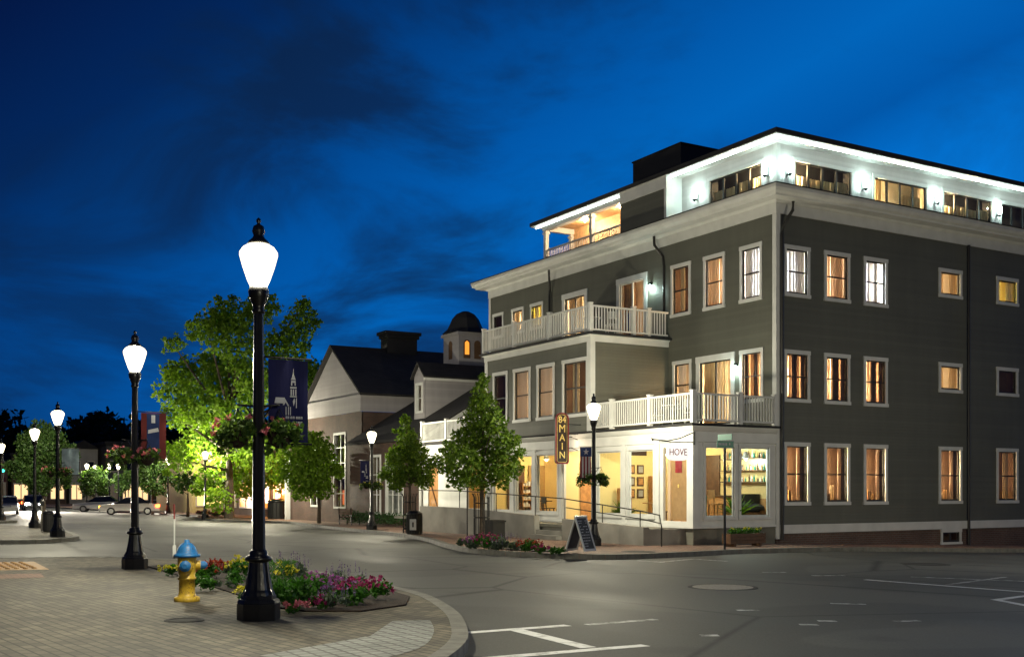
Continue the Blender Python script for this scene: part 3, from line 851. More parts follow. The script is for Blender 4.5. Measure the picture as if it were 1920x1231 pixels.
def run_profile(prof, mb, x, y, yn, xe):   # moulding round the west and south sides, mitred at the corner
    for (o0, z0), (o1, z1) in zip(prof, prof[1:]):
        mb.quad((x - o0, yn + o0, z0), (x - o0, y - o0, z0), (x - o1, y - o1, z1), (x - o1, yn + o1, z1))
        mb.quad((x - o0, y - o0, z0), (xe, y - o0, z0), (xe, y - o1, z1), (x - o1, y - o1, z1))
        mb.quad((x - o0, yn + o0, z0), (xe, yn + o0, z0), (xe, yn + o1, z1), (x - o1, yn + o1, z1))


mb = MB()
run_profile([(0, ZF), (.05, ZF), (.05, ZF + .36), (.10, ZF + .36), (.14, ZF + .44), (.50, ZF + .46), (.52, ZF + .52), (.62, ZF + .58), (.68, ZF + .68), (.68, ZT - .03)], mb, BX, BY, YN, XE + 3)
mb.build('cornice', M['white'], b0)
mb = MB(); run_profile([(.66, ZT - .03), (.72, ZT - .03), (.72, ZT), (.60, ZT + .004), (-2, ZT + .02)], mb, BX, BY, YN, XE + 3)
mb.quad((BX + 1, BY + 1, ZT + .015), (XE + 3, BY + 1, ZT + .015), (XE + 3, YN, ZT + .015), (BX + 1, YN, ZT + .015)); mb.build('roof', M['roof'], b0)
mb = MB(); run_profile([(0, VZ - .25), (.05, VZ - .25), (.05, VZ - .06), (.12, VZ - .03), (.12, VZ - .003)], mb, VX, VY0, VY1, BX - .02)
mb.build('cornice', M['white'], b0)
mb = MB(); mb.box(VX - .22, BX - .003, VY0 - .22, VY1 + .18, VZ, VZ + .075); mb.build('balcony_deck', M['roof'], b0)


def downspout(pts):
    mb = MB(); mb.tube(pts, .055, 8); mb.build('downspout', M['sash'], b0)


downspout([(32.06 * k, BY - .09, ZF), (32.06 * k, BY - .09, -.55)])
downspout([(27.42, BY - .30, ZF + .40), (27.42, BY - .28, ZF + .1), (27.2, BY - .1, ZF - .35), (27.12, BY - .09, ZF - .7), (27.12, BY - .09, -.05)])
downspout([(BX - .35, 29.7 * k, ZF + .40), (BX - .33, 29.7 * k, ZF + .05), (BX - .1, 29.5 * k, ZF - .4), (BX - .09, 29.45 * k, ZF - .8), (BX - .09, 29.45 * k, 3.9)])
downspout([(BX - .30, 36.35 * k, ZF + .40), (BX - .28, 36.35 * k, ZF), (BX - .1, 36.55 * k, ZF - .45), (BX - .09, 36.6 * k, ZF - .7), (BX - .09, 36.6 * k, VZ + .1)])


def railing(pts, z0, h=.98, parent=b0, posts=None, name='balcony_railing', step=.125):
    mb = MB()
    for (xa, ya), (xb, yb) in zip(pts, pts[1:]):
        a, b = Vector((xa, ya, 0)), Vector((xb, yb, 0)); L = (b - a).length; d = (b - a) / L
        mb.bar((xa, ya, z0 + h - .03), (xb, yb, z0 + h - .03), .09, .06); mb.bar((xa, ya, z0 + .10), (xb, yb, z0 + .10), .05, .06)
        n = int(L / step)
        for i in range(1, n):
            q = a + d * (L * i / n)
            mb.box(q.x - .017, q.x + .017, q.y - .017, q.y + .017, z0 + .13, z0 + h - .06)
    r = mb.build(name, M['white'], parent)
    for x, y in (posts or pts):
        mb = MB(); w = .07
        mb.box(x - w, x + w, y - w, y + w, z0, z0 + h + .05); mb.box(x - w - .02, x + w + .02, y - w - .02, y + w + .02, z0 + h + .05, z0 + h + .085)
        mb.build('post', M['white'], r)
    return r


r0x, r0y = VX - .05, BY - .05
railing([(r0x, VY0 - .1), (r0x, r0y), (BX - .1, r0y)], 3.82, posts=[(r0x, 32.3), (r0x, 30.1), (r0x, r0y), (25.25, r0y), (BX - .12, r0y)])
railing([(VX - .08, VY1), (VX - .08, VY0 - .08), (BX - .1, VY0 - .08)], VZ + .08, h=1.0, posts=[(VX - .08, VY1), (VX - .08, 39.1), (VX - .08, 36.4), (VX - .08, VY0 - .08), (25.9, VY0 - .08), (25.2, VY0 - .08)])
railing([(VX - .05, YN + .1), (VX - .05, VY1 + .15)], 3.82, posts=[(VX - .05, YN), (VX - .05, 45.2), (VX - .05, 43.4)])

# ground floor: storefront
DZ = 3.80
mb = MB(); mb.box(VX - .22, BX - .003, BY - .22, YN + .2, DZ - .075, DZ); mb.build('balcony_deck', M['roof'], b0)
mb = MB(); run_profile([(.001, DZ - .60), (.04, DZ - .58), (.04, DZ - .26), (.10, DZ - .20), (.16, DZ - .10), (.16, DZ - .078)], mb, VX, BY, YN, BX - .02); mb.build('cornice', M['white'], b0)
hf = []
SF = [(28.10, 29.56), (29.86, 31.46), (31.72, 33.36), (35.85, 37.5), (37.72, 39.15), (39.45, 41.0), (41.5, 43.4)]
for i, (a, c_) in enumerate(SF):
    if i == 0:
        hf.append((a + .12, c_ - .12, .62, 3.06)); continue
    hf.append(window(FV, a, c_, .66, 3.14, 'storefront', name='shop_window', casing=.10, midrail=False, sashes=1))
hf.append((33.62, 35.5, .42, 3.10))                      # open entrance
hf.append((46.15, 47.2, .5, 2.75))                       # far brown door
wall('shopfront_wall', FV, BY + .001, YN, .40, DZ - .58, hf, M['white'], b0)
hd = [window(FS, 23.72, 25.14, .66, 3.17, 'storefront', name='shop_window', casing=.09, midrail=False), window(FS, 25.24, 26.68, .66, 3.17, 'storefront', name='shop_window', casing=.09, midrail=False)]
wall('shopfront_wall', FS, VX, BX - .04, .40, DZ - .58, hd, M['white'], b0, d0=.001)
for y in (29.71, 31.59, 33.49, 35.68, 37.61, 39.3, 41.25):
    mb = MB(); mb.box(VX - .06, VX - .002, y - .10, y + .10, .44, DZ - .585); mb.build('pilaster', M['white'], b0)
mb = MB(); mb.box(VX - .06, VX + .16, BY - .06, BY + .16, .44, DZ - .585); mb.build('pilaster', M['white'], b0)
mb = MB(); mb.box(VX - .08, VX - .003, BY - .08, YN, .40, .47); mb.box(VX, BX - .04, BY - .08, BY - .004, .40, .47); mb.build('water_table', M['white'], b0)
mb = MB(); mb.box(VX + .02, BX - .04, BY + .02, BY + .3, -1.2, .399); mb.box(VX + .02, VX + .3, BY + .3, YN, -1.2, .399); mb.build('concrete_base', M['conc_d'], b0)

# rooms behind the storefront
XI = 26.82
mb = MB()
mb.quad((XI, BY + .12, .46), (XI, YN - .15, .46), (XI, YN - .15, 3.55), (XI, BY + .12, 3.55))
mb.quad((VX + .11, YN - .15, .46), (XI, YN - .15, .46), (XI, YN - .15, 3.55), (VX + .11, YN - .15, 3.55))
for y in (33.5, 35.62, 41.3): mb.box(VX + .11, XI - .8, y - .05, y + .05, .46, 3.54)
mb.build('interior_wall', M['yellow_wall'], b0)
mb = MB(); mb.box(VX + .10, XI, BY + .11, YN - .15, .41, .46); mb.build('floor', M['floor_in'], b0)
mb = MB(); mb.box(VX + .10, XI, BY + .11, YN - .15, 3.55, 3.6); mb.build('ceiling', M['white2'], b0)
# doors
d = MB(); d.box(VX + .22, VX + .27, 28.42, 29.28, .64, 2.78); dd = d.build('door', M['door_b'], b0)
d = MB(); d.box(VX + .205, VX + .219, 28.72, 29.06, 2.22, 2.62); d.build('notice', M['sign_r'], dd)
d = MB(); d.box(VX + .20, VX + .219, 28.86, 28.92, 1.72, 1.84); d.build('handle', M['gold'], dd)
d = MB(); d.box(VX + .18, VX + .30, 28.23, 28.42, .62, 3.05); d.box(VX + .18, VX + .30, 29.28, 29.43, .62, 3.05); d.box(VX + .18, VX + .30, 28.42, 29.28, 2.78, 3.05); d.build('door_frame', M['cur_p'], dd)
d = MB(); d.box(XI - .30, XI - .24, 33.8, 34.7, .46, 2.7); dd = d.build('door', M['white2'], b0)
d = MB(); d.box(VX + .04, VX + .09, 46.2, 47.15, .5, 2.72); dd = d.build('door', M['wood'], b0)
d = MB(); d.bar((VX + .02, 46.25, .8), (VX + .02, 47.1, 2.2), .05, .04); d.build('brace', M['wood_d'], dd)


def pendant(x, y, z, power, color, lab, m='bulb_w', r=.13):
    t = thing('pendant_lamp', lab, 'lamp', (x, y, z), group='ceiling lamps inside the storefront')
    mb = MB(); mb.lathe([(.01, .30), (r * .5, .28), (r, .08), (r * 1.02, .07), (r * .48, .265), (.01, .285)], 14); mb.build('lamp_shade', M['plastic_w'], t, True)
    mb = MB(); mb.lathe([(.005, .0), (.04, .02), (.055, .07), (.04, .12), (.02, .15)], 10); mb.build('bulb', M[m], t, True)
    mb = MB(); mb.tube([(0, 0, .29), (0, 0, 3.55 - z)], .008, 6); mb.build('cord', M['black'], t)
    point_lamp('pendant_light', (0, 0, -.08), power, color, .09, t)


pendant(24.6, 29.0, 2.80, 150, (.92, 1.0, .86), 'white pendant lamp inside the corner room, left of the green street sign')
pendant(26.2, 28.6, 2.66, 80, (.80, 1.0, .90), 'greenish white pendant lamp in the right corner window')
pendant(25.2, 31.6, 2.85, 170, (1, .80, .42), 'yellow pendant lamp behind the window left of the tan door')
pendant(25.0, 34.5, 2.95, 190, (1, .90, .68), 'bright pendant lamp inside the open entrance under the hanging vertical sign')
pendant(25.1, 37.2, 2.85, 170, (1, .80, .42), 'yellow pendant lamp in the window just left of the entrance')
pendant(25.1, 39.6, 2.85, 170, (1, .78, .40), 'yellow pendant lamp in the window behind the right street tree')
pendant(25.2, 43.6, 2.75, 120, (1, .62, .30), 'amber pendant lamp in the far left shop room behind the trees')

# things inside the shop
def chair(x, y, z, rz, m, lab, group, stool=0):
    t = thing('chair' if not stool else 'bar_stool', lab, 'chair' if not stool else 'stool', (x, y, z), rz, group)
    h = .45 + stool
    mb = MB(); mb.box(-.21, .21, -.21, .21, h - .04, h); mb.build('seat', m, t)
    mb = MB(); mb.box(-.21, .21, .18, .21, h + .18, h + .46)
    for i in (-.19, .19): mb.bar((i, .19, h), (i, .21, h + .2), .035)
    mb.build('backrest', m, t)
    for i in (-.18, .18):
        for j in (-.18, .18):
            mb = MB(); mb.bar((i, j, 0), (i * .92, j * .92, h - .04), .035); mb.build('leg', m, t)
    return t


def cafe_table(x, y, z, lab, m, r=.38, h=.74, group=None):
    t = thing('cafe_table', lab, 'table', (x, y, z), 0, group)
    mb = MB(); mb.lathe([(r, h - .035), (r, h), (.01, h)], 24); mb.build('tabletop', m, t)
    mb = MB(); mb.lathe([(.03, .02), (.03, h - .03)], 10); mb.build('column', m, t)
    mb = MB(); mb.lathe([(.26, 0), (.24, .02), (.04, .05)], 16); mb.build('base', m, t)


def planter_pot(x, y, z, h, lab, seed, m='leaf_st'):
    t = thing('potted_plant', lab, 'plant', (x, y, z))
    mb = MB(); mb.lathe([(.13, 0), (.17, .3), (.185, .3), (.185, .34), (.15, .34), (.14, .28)], 16); mb.build('pot', M['conc_d'], t)
    rr = random.Random(seed); mb = MB()
    for i in range(60):
        a = rr.uniform(0, 2 * PI); el = rr.uniform(.2, 1.4); L = rr.uniform(.4, 1) * h
        d = Vector((math.cos(a) * math.cos(el), math.sin(a) * math.cos(el), math.sin(el)))
        b = Vector((0, 0, .3)); s = d.cross(Vector((0, 0, 1))).normalized() * .05
        m1 = b + d * L * .6; tip = b + d * L - Vector((0, 0, .1 * L))
        mb.quad(b, m1 + s, tip, m1 - s)
    mb.build('foliage', M[m], t)


FZ = .46
chair(25.0, 28.75, FZ, .3, M['wood'], 'tall wooden bar stool in the left corner window', None, .28)
chair(24.35, 29.5, FZ, 2.4, M['wood'], 'low wooden chair at the back left of the corner room', None)
cafe_table(25.0, 29.7, FZ, 'dark round bar table in the middle of the corner room', M['black'], .55, .95)
planter_pot(25.55, 28.35, FZ + .0, .95, 'leafy potted plant in the right corner window', 3)
t = thing('display_shelf', 'small green display shelf with pale boxes in left corner window', 'shelf', (24.02, 28.5, FZ))
for i in range(4):
    mb = MB(); mb.box(-.22, .22, -.15, .15, .25 * i + .1, .25 * i + .13); mb.build('shelf', M['green_s'], t)
mb = MB(); mb.box(-.24, -.22, -.15, .15, 0, 1.0); mb.box(.22, .24, -.15, .15, 0, 1.0); mb.build('side_panel', M['green_s'], t)
mb = MB()
for i in range(3):
    for j in (-.14, .02): mb.box(j, j + .1, -.1, .06, .25 * i + .131, .25 * i + .26)
mb.build('box', M['print_w'], t)
t = thing('counter', 'reddish wooden counter at the back of the corner room', 'counter', (26.35, 31.1, FZ))
mb = MB(); mb.box(-.3, .3, -1.6, .9, 0, .95); mb.build('cabinet', M['wood'], t); mb = MB(); mb.box(-.36, .34, -1.66, .96, .952, 1.0); mb.build('countertop', M['wood_d'], t)
for i, z in enumerate((1.05, 1.5, 1.95)):
    for j in range(2):
        o = MB(); o.box(-.15, .15, -.02, .02, -.17, .17); f = o.build('framed_picture', M['wood_d']); f.location = (24.95 + .42 * j, 33.425, FZ + z)
        tag(f, '%s dark framed picture in the %s column on the cream wall' % (('lowest', 'middle', 'topmost')[i], ('left', 'right')[j]), 'picture', 'framed pictures in the shop')
        o = MB(); o.box(-.10, .10, -.026, -.021, -.12, .12); o.build('print', M['pale_wall'] if (i + j) % 2 else M['wood'], f)
o = MB(); o.box(-.35, .35, -.02, .02, -.09, .09); o = o.build('wall_sign', M['sign_k']); o.location = (25.3, 33.42, 3.02); tag(o, 'narrow black sign high on the cream wall above the framed pictures', 'sign')
o = MB(); o.box(XI - .03, XI - .002, 28.2, 33.4, .461, 1.35); o.build('wainscot', M['wood'], b0)
o = MB(); o.box(XI - .05, XI - .004, 30.6, 31.6, 1.351, 2.9); o.build('back_door', M['wood_d'], b0)
for xx, yy, m_ in ((24.55, 41.18, 'wood_d'), (24.5, 35.55, 'wood'), (25.6, 41.18, 'door_b')):
    o = MB(); o.box(xx - .42, xx + .42, yy - .03, yy, .462, 2.7); o.build('inner_door', M[m_], b0)
t = thing('bottle_shelf', 'wall shelves with bottles and glasses above the piano in the right corner window', 'shelf', (XI - .16, 29.0, FZ))
o = MB()
for z_ in (1.45, 1.85, 2.25): o.box(-.13, .13, -.85, 1.4, z_, z_ + .03)
o.build('shelf', M['wood_d'], t)
r_ = random.Random(12); cl_ = ('green_s', 'wood', 'flag_w', 'wood_d', 'gold')
for kk in range(5):
    o = MB()
    for z_ in (1.48, 1.88, 2.28):
        for q_ in range(5):
            y_ = -.8 + (q_ * 5 + kk) * .088; hh = r_.uniform(.14, .28)
            o.lathe([(.03, 0), (.03, hh * .62), (.012, hh * .75), (.012, hh)], 7, (r_.uniform(-.05, .05), y_, z_))
    o.build('bottles', M[cl_[kk]], t)['kind'] = 'stuff'
t = thing('piano', 'black upright piano shape behind the right corner window', 'piano', (26.33, 28.62, FZ))
o = MB(); o.box(-.47, .44, -.10, .25, .42, 1.05); o.solid([(-.47, -.32, .62), (.44, -.32, .62), (.44, -.10, .72), (-.47, -.10, .72)], (0, 0, -.12)); o.build('body', M['black'], t)
o = MB(); o.box(-.45, .42, -.06, .23, 0, .419); o.build('base', M['wood'], t)
for xx, yy, hh, lab in ((25.3, 35.4, 1.9, 'tall rack of goods at the back of the open entrance'), (24.95, 41.0, 1.5, 'rack of pale goods at the far end of the yellow windows'), (24.5, 33.25, 1.25, 'low wooden stand with stacked pale goods left of the framed pictures'), (25.95, 33.25, 1.7, 'tall wooden rack with pale goods right of the framed pictures')):
    t = thing('goods_rack', lab, 'rack', (xx, yy, FZ))
    o = MB()
    for u in (-.25, .21): o.box(u, u + .04, -.14, .12, 0, hh)
    o.build('upright', M['wood'], t)
    o = MB(); kk = int(hh / .3)
    for u in range(kk): o.box(-.209, .209, -.13, .11, .12 + .3 * u, .15 + .3 * u)
    o.build('shelf', M['wood'], t)
    o = MB(); r_ = random.Random(int(hh * 10))
    for u in range(kk):
        for v in (-.18, -.05, .08): o.box(v, v + r_.uniform(.07, .11), -.08, .06, .151 + .3 * u, .151 + .3 * u + r_.uniform(.08, .2))
    o.build('goods', M['print_w'], t)
cafe_table(24.4, 31.4, FZ, 'small wooden table behind the window right of the lamp post with the flag', M['wood'])
chair(24.35, 30.7, FZ, .4, M['wood_d'], 'dark wooden chair behind the window next to the tan door', None)
cafe_table(24.5, 38.9, FZ, 'dark table in the yellow windows behind the right street tree', M['black'])
planter_pot(24.1, 32.9, FZ, .8, 'leafy potted plant inside the window beside the open entrance', 9)
for i, (x, y, r_) in enumerate(((24.3, 36.3, 1.4), (24.4, 37.1, 1.7), (24.3, 38.2, 1.5), (24.3, 40.1, 1.5))):
    chair(x, y, FZ, r_, M['black'], ('black chair nearest the entrance in the yellow window', 'black chair second from the entrance behind the yellow window', 'black chair in the middle yellow window', 'black chair in the yellow window behind the right tree')[i], 'black chairs in the yellow windows')
t = thing('sofa', 'black sofa along the windows left of the entrance', 'sofa', (25.1, 37.3, FZ))
mb = MB(); mb.box(-.4, .4, -.9, .9, .1, .42); mb.build('seat', M['black'], t); mb = MB(); mb.box(.25, .45, -.9, .9, .42, .95); mb.build('backrest', M['black'], t)
t = thing('wooden_bench', 'orange wooden slatted bench in the amber room behind the right tree', 'bench', (24.6, 42.4, FZ))
mb = MB()
for i in range(3): mb.box(-.25 + .17 * i, -.1 + .17 * i, -.8, .8, .42, .46)
mb.build('seat', M['wood'], t); mb = MB()
for i in range(3): mb.box(.28, .31, -.8, .8, .55 + .14 * i, .65 + .14 * i)
for y in (-.7, .7): mb.box(.26, .30, y - .03, y + .03, .0, 1.0)
mb.build('backrest', M['wood'], t)
for y in (-.7, .7):
    mb = MB(); mb.box(-.24, -.18, y - .03, y + .03, 0, .42); mb.build('leg', M['wood'], t)

# ------------------------------------------------------------------ top floor
PX, PY = 27.51, 28.46
ZS, ZR = 13.68, 13.87
OV = .80
FPS, FPW = Face('S', PY), Face('W', PX)
hp = []
SG = [(28.24, 31.26, 'shade'), (32.27, 35.33, 'bright'), (36.12, 39.22, 'shade'), (39.63, 42.7, 'dark'), (43.6, 46.6, 'dark')]
for a, c_, st in SG: hp.append(window(FPS, a, c_, 12.16, 13.30, st, casing=.11, sashes=4, midrail=False))
wall('wall', FPS, PX + .02, XE + 3, ZT, ZS, hp, M['siding_w'], b0)
hq = [window(FPW, 29.1, 32.06, 12.16, 13.30, 'shade', casing=.11, sashes=4, midrail=False)]
wall('wall', FPW, PY + .02, 33.74, ZT, ZS, hq, M['siding_w'], b0)
mb = MB(); mb.box(PX - .03, PX + .14, PY - .03, PY + .14, ZT, ZS); mb.build('corner_board', M['white'], b0)
mb = MB()
mb.box(PX - OV, XE + 3, PY - OV, YN - 5, ZS, ZS + .03)
mb.box(PX - OV, PX + 4, YN - 5, 43.5, ZS, ZS + .03)
mb.build('soffit', M['white'], b0)
mb = MB()
mb.box(PX - OV - .03, XE + 3, PY - OV - .03, YN - 5, ZS + .031, ZR); mb.box(PX - OV - .03, PX + 4, YN - 5, 43.53, ZS + .031, ZR)
mb.build('roof', M['roof'], b0)
M['led'] = emit('led_strip', (.80, 1.0, .95), 16)  # glow added under the eave to draw the bright band on the soffit
mb = MB()
mb.box(PX - OV + .16, PX - OV + .19, PY - OV + .16, 33.55, ZS - .085, ZS - .060); mb.box(PX - OV + .19, XE + 3, PY - OV + .16, PY - OV + .19, ZS - .085, ZS - .060)
mb.box(PX - OV + .16, PX - OV + .19, 36.75, 43.3, ZS - .085, ZS - .060)
mb.build('eave_light_strip', M['led'], b0)
# plain block between lit wing and terrace
mb = MB(); mb.box(PX - OV + .06, PX + 2, 33.74, 36.6, ZT + .03, ZS - .45); mb.build('wall', M['siding'], b0)
mb = MB(); mb.box(PX - OV + .03, PX + 2, 33.735, 36.62, ZS - .45, ZS - .002); mb.build('frieze', M['white'], b0)
mb = MB(); mb.box(PX - OV + .03, PX - .002, 33.60, 33.738, ZT + .03, ZS - .002); mb.build('corner_board', M['white'], b0)
# open terrace
mb = MB(); mb.box(28.5, 28.62, 36.62, 42.8, ZT + .02, ZS - .002); mb.build('terrace_wall', M['wood_t'], b0)
mb = MB(); mb.box(PX - .5, 28.5, 36.62, 42.8, ZS - .06, ZS - .004); mb.build('terrace_ceiling', M['wood_t'], b0)
for x, y in ((27.0, 42.6), (27.0, 38.95), (28.44, 42.7)):
    mb = MB(); mb.box(x - .09, x + .09, y - .09, y + .09, ZT + .02, ZS - .30); mb.box(x - .13, x + .13, y - .13, y + .13, ZS - .46, ZS - .38); mb.build('terrace_post', M['white'], b0)
mb = MB(); mb.box(26.88, 27.12, 36.62, 42.75, ZS - .30, ZS - .062); mb.box(27.12, 28.5, 42.55, 42.75, ZS - .30, ZS - .062); mb.build('terrace_beam', M['white'], b0)
mb = MB(); mb.bar((27.0, 36.7, ZT + .62), (27.0, 42.5, ZT + .62), .08, .06)
for i in range(44): mb.box(26.985, 27.015, 36.75 + i * .132, 36.78 + i * .132, ZT + .04, ZT + .6)
mb.build('terrace_railing', M['white'], b0)
for y, pw in ((37.9, 200), (40.6, 200)):
    mb = MB(); mb.lathe([(.06, .05), (.07, 0), (.055, -.10), (.01, -.12)], 12, (27.75, y, ZS - .10)); w = mb.build('terrace_lamp', M['bulb_w'], b0, True)
    point_lamp('terrace_light', (27.75, y, ZS - .38), pw, (1, .72, .42), .08, b0)
mb = MB(); mb.box(27.7, 31.5, 33.9, 37.0, ZR, 15.15); mb.build('rooftop_unit', M['black'], b0)
mb = MB(); mb.box(27.66, 31.54, 33.86, 37.04, 15.15, 15.2); mb.build('unit_cap', M['black'], b0)


def sconce(face, a, z, power, parent=b0, d=-.16):
    mb = MB(); face.box(mb, a - .06, a + .06, -.05, -.002, z - .16, z + .16)
    c = face.p(a, d, z); mb.lathe([(.025, -.22), (.07, -.16), (.06, -.12)], 12, c); mb.bar(face.p(a, -.03, z - .14), face.p(a, d, z - .16), .03)
    s = mb.build('wall_lamp', M['dark'], parent)
    mb = MB(); mb.lathe([(.05, -.12), (.075, -.02), (.075, .14), (.05, .20), (.01, .21)], 12, c); mb.build('lamp_glass', M['sconce'], s, True)
    p = face.p(a, d - .10, z + .24)
    point_lamp('wall_lamp_light', p, power, COOL, .06, parent)


for x in (27.97, 31.75, 35.71, 39.44, 43.15): sconce(FPS, x, 12.78, 13)
for y in (32.67, 28.89): sconce(FPW, y, 12.78, 13)


def jelly(face, a, z, power):
    mb = MB(); face.box(mb, a - .05, a + .05, -.12, -.002, z + .06, z + .16); s = mb.build('wall_lamp', M['dark'], b0)
    c = face.p(a, -.09, z); mb = MB(); mb.lathe([(.03, .06), (.055, .03), (.055, -.10), (.02, -.13)], 12, c); mb.build('lamp_glass', M['sconce'], s, True)
    point_lamp('wall_lamp_light', face.p(a, -.22, z - .12), power, COOL, .05, b0)


jelly(FW, 30.22 * k, 9.62, 22)
jelly(FW, 25.95 * k, 5.98, 22)
for z in (3.52, 3.12):
    mb = MB(); mb.tube([(VX - .05, 34.5, z), (VX - .35, 34.5, z + .10), (VX - .55, 34.5, z + .04)], .015, 6); mb.lathe([(.09, -.02), (.05, .06), (.02, .08)], 10, (VX - .55, 34.5, z)); s = mb.build('sign_lamp', M['dark'], b0)
    mb = MB(); mb.lathe([(.07, -.018), (.04, -.035), (.01, -.04)], 10, (VX - .55, 34.5, z)); mb.build('bulb', M['bulb_w'], s)
point_lamp('sign_lamp_light', (VX - .42, 34.5, 3.35), 9, (1, .80, .55), .05, b0)

# balcony furniture
def patio_chair(x, y, z, rz, lab):
    chair(x, y, z, rz, M['plastic_w'], lab, 'white chairs on the balconies')


patio_chair(23.9, 30.6, 3.80, 1.2, 'white chair on the lower balcony left of the bistro table')
patio_chair(24.1, 29.0, 3.80, -.6, 'white chair on the lower balcony right of the bistro table, nearest the corner')
cafe_table(24.0, 29.8, 3.80, 'white bistro table between two chairs on the lower balcony', M['plastic_w'])
patio_chair(24.0, 35.6, VZ + .075, .9, 'white chair on the upper balcony left of the bistro table')
patio_chair(24.6, 34.2, VZ + .075, 2.8, 'white chair on the upper balcony by the front railing')
cafe_table(24.1, 34.8, VZ + .075, 'white bistro table on the upper balcony corner', M['plastic_w'])
t = thing('deck_umbrella', 'folded blue parasol standing on the upper balcony behind the railing', 'umbrella', (25.6, 34.4, VZ + .075))
mb = MB(); mb.lathe([(.22, 0), (.2, .06), (.03, .08)], 16); mb.build('base', M['dark'], t)
mb = MB(); mb.lathe([(.02, .08), (.02, 1.05)], 8); mb.build('pole', M['dark'], t)
mb = MB(); mb.lathe([(.09, .30), (.15, .42), (.11, .8), (.03, 1.05)], 10, flute=.2); mb.build('canopy', M['flag_b'], t)

# ------------------------------------------------------------------ ramp, steps, handrail
def g0(x, y): return G(x, y)


t = thing('ramp_wall', 'long concrete ramp and terrace wall with steps in front of the storefront', 'ramp wall', (21.6, 34, G(21.6, 34)), world_coords=True)
mb = MB()
def wallseg(ya, za, yb, zb):
    P = [(21.6, ya, -.6), (21.6, yb, -.6), (21.6, yb, zb), (21.6, ya, za)]
    mb.solid(P, (.22, 0, 0))
wallseg(28.3, .46, 33.05, .62); wallseg(34.9, .70, 41.0, .90); wallseg(41.001, .90, 44.6, .92)
mb.box(21.82, VX + .02, 28.3, 28.5, -.6, .38)
mb.build('wall', M['conc'], t)
mb = MB(); mb.box(21.82, VX + .02, 28.5, 47.8, .30, .40); mb.build('walkway', M['conc_d'], t)
mb = MB()
for i in range(3): mb.box(21.35 + i * .3, 22.3, 33.06, 34.89, -.5, G(21.5, 34) + .16 * (i + 1))
mb.build('step', M['conc'], t)
h = thing('handrail', 'thin steel handrail sloping down along the storefront ramp', 'handrail', (21.7, 34, .46), world_coords=True)
mb = MB(); mb.tube([(21.7, 45.0, 1.62), (21.7, 41.0, 1.60), (21.7, 33.1, 1.34), (21.7, 28.6, .98), (21.7, 27.6, .86), (21.7, 27.5, .5), (21.7, 27.5, G(21.7, 27.5))], .022, 6)
mb.build('top_rail', M['iron'], h)
mb = MB(); mb.tube([(21.75, 33.0, 1.02), (21.75, 28.6, .72), (21.75, 27.6, .60)], .018, 6); mb.build('lower_rail', M['iron'], h)
for y, zt, zb in ((44.5, 1.62, .92), (41.0, 1.60, .9), (37.9, 1.5, .80), (35.0, 1.40, .70), (33.0, 1.33, .62), (30.7, 1.14, .55), (28.6, .98, .47)):
    mb = MB(); mb.tube([(21.7, y, zb), (21.7, y, zt)], .018, 6); mb.build('post', M['iron'], h)

# ------------------------------------------------------------------ street lamps
def make_lamp():
    t = thing('street_lamp', '', 'street lamp')
    mb = MB()
    w = .235
    for z0, z1, a, b in ((-.1, .20, w, w), (.20, .25, w, w * .92), (.25, .30, w * .84, w * .80)):
        n = len(mb.v); c0 = a * .86; c1 = b * .86
        def octa(a, c, z): return [(a, c - a * .55, z), (a, -(c - a * .55), z), (a * .72, -a, z)]
        ring0 = [(math.cos(PI / 8 + i * PI / 4) * a * 1.1, math.sin(PI / 8 + i * PI / 4) * a * 1.1, z0) for i in range(8)]
        ring1 = [(math.cos(PI / 8 + i * PI / 4) * b * 1.1, math.sin(PI / 8 + i * PI / 4) * b * 1.1, z1) for i in range(8)]
        mb.v += ring0 + ring1
        for i in range(8): mb.f.append((n + i, n + (i + 1) % 8, n + 8 + (i + 1) % 8, n + 8 + i))
        mb.f.append(tuple(range(n, n + 8))); mb.f.append(tuple(range(n + 8, n + 16)))
    mb.build('plinth', M['dark'], t, bevel=.008)
    mb = MB(); mb.lathe([(.20, .29), (.185, .33), (.168, .36), (.150, .45), (.128, .58), (.116, .68), (.120, .70)], 24, flute=.07); mb.build('fluted_base', M['dark'], t)
    mb = MB(); mb.lathe([(.115, .69), (.155, .705), (.165, .73), (.150, .755), (.110, .77), (.115, .80), (.085, .84)], 20); mb.build('collar', M['dark'], t, True)
    mb = MB(); mb.lathe([(.080, .82), (.072, 2.2), (.060, 3.70)], 20, flute=.06); mb.build('pole', M['dark'], t)
    mb = MB(); mb.lathe([(.062, 3.66), (.080, 3.69), (.066, 3.72), (.072, 3.76), (.115, 3.86), (.125, 3.93), (.112, 3.97), (.10, 3.985)], 20); mb.build('capital', M['dark'], t, True)
    mb = MB(); mb.lathe([(.100, 3.985), (.135, 4.06), (.190, 4.22), (.228, 4.36), (.226, 4.40), (.19, 4.455), (.13, 4.49), (.11, 4.50)], 16); mb.build('globe', M['globe'], t, True)
    point_lamp('lamp_light', (0, 0, 4.24), 1450, LAMPC, .13, t)
    mb = MB(); mb.lathe([(.135, 4.492), (.12, 4.53), (.075, 4.57), (.060, 4.60), (.078, 4.65), (.062, 4.71), (.022, 4.735), (.018, 4.75), (.030, 4.77), (.026, 4.795), (.006, 4.815)], 14); mb.build('finial', M['dark'], t, True)
    return t


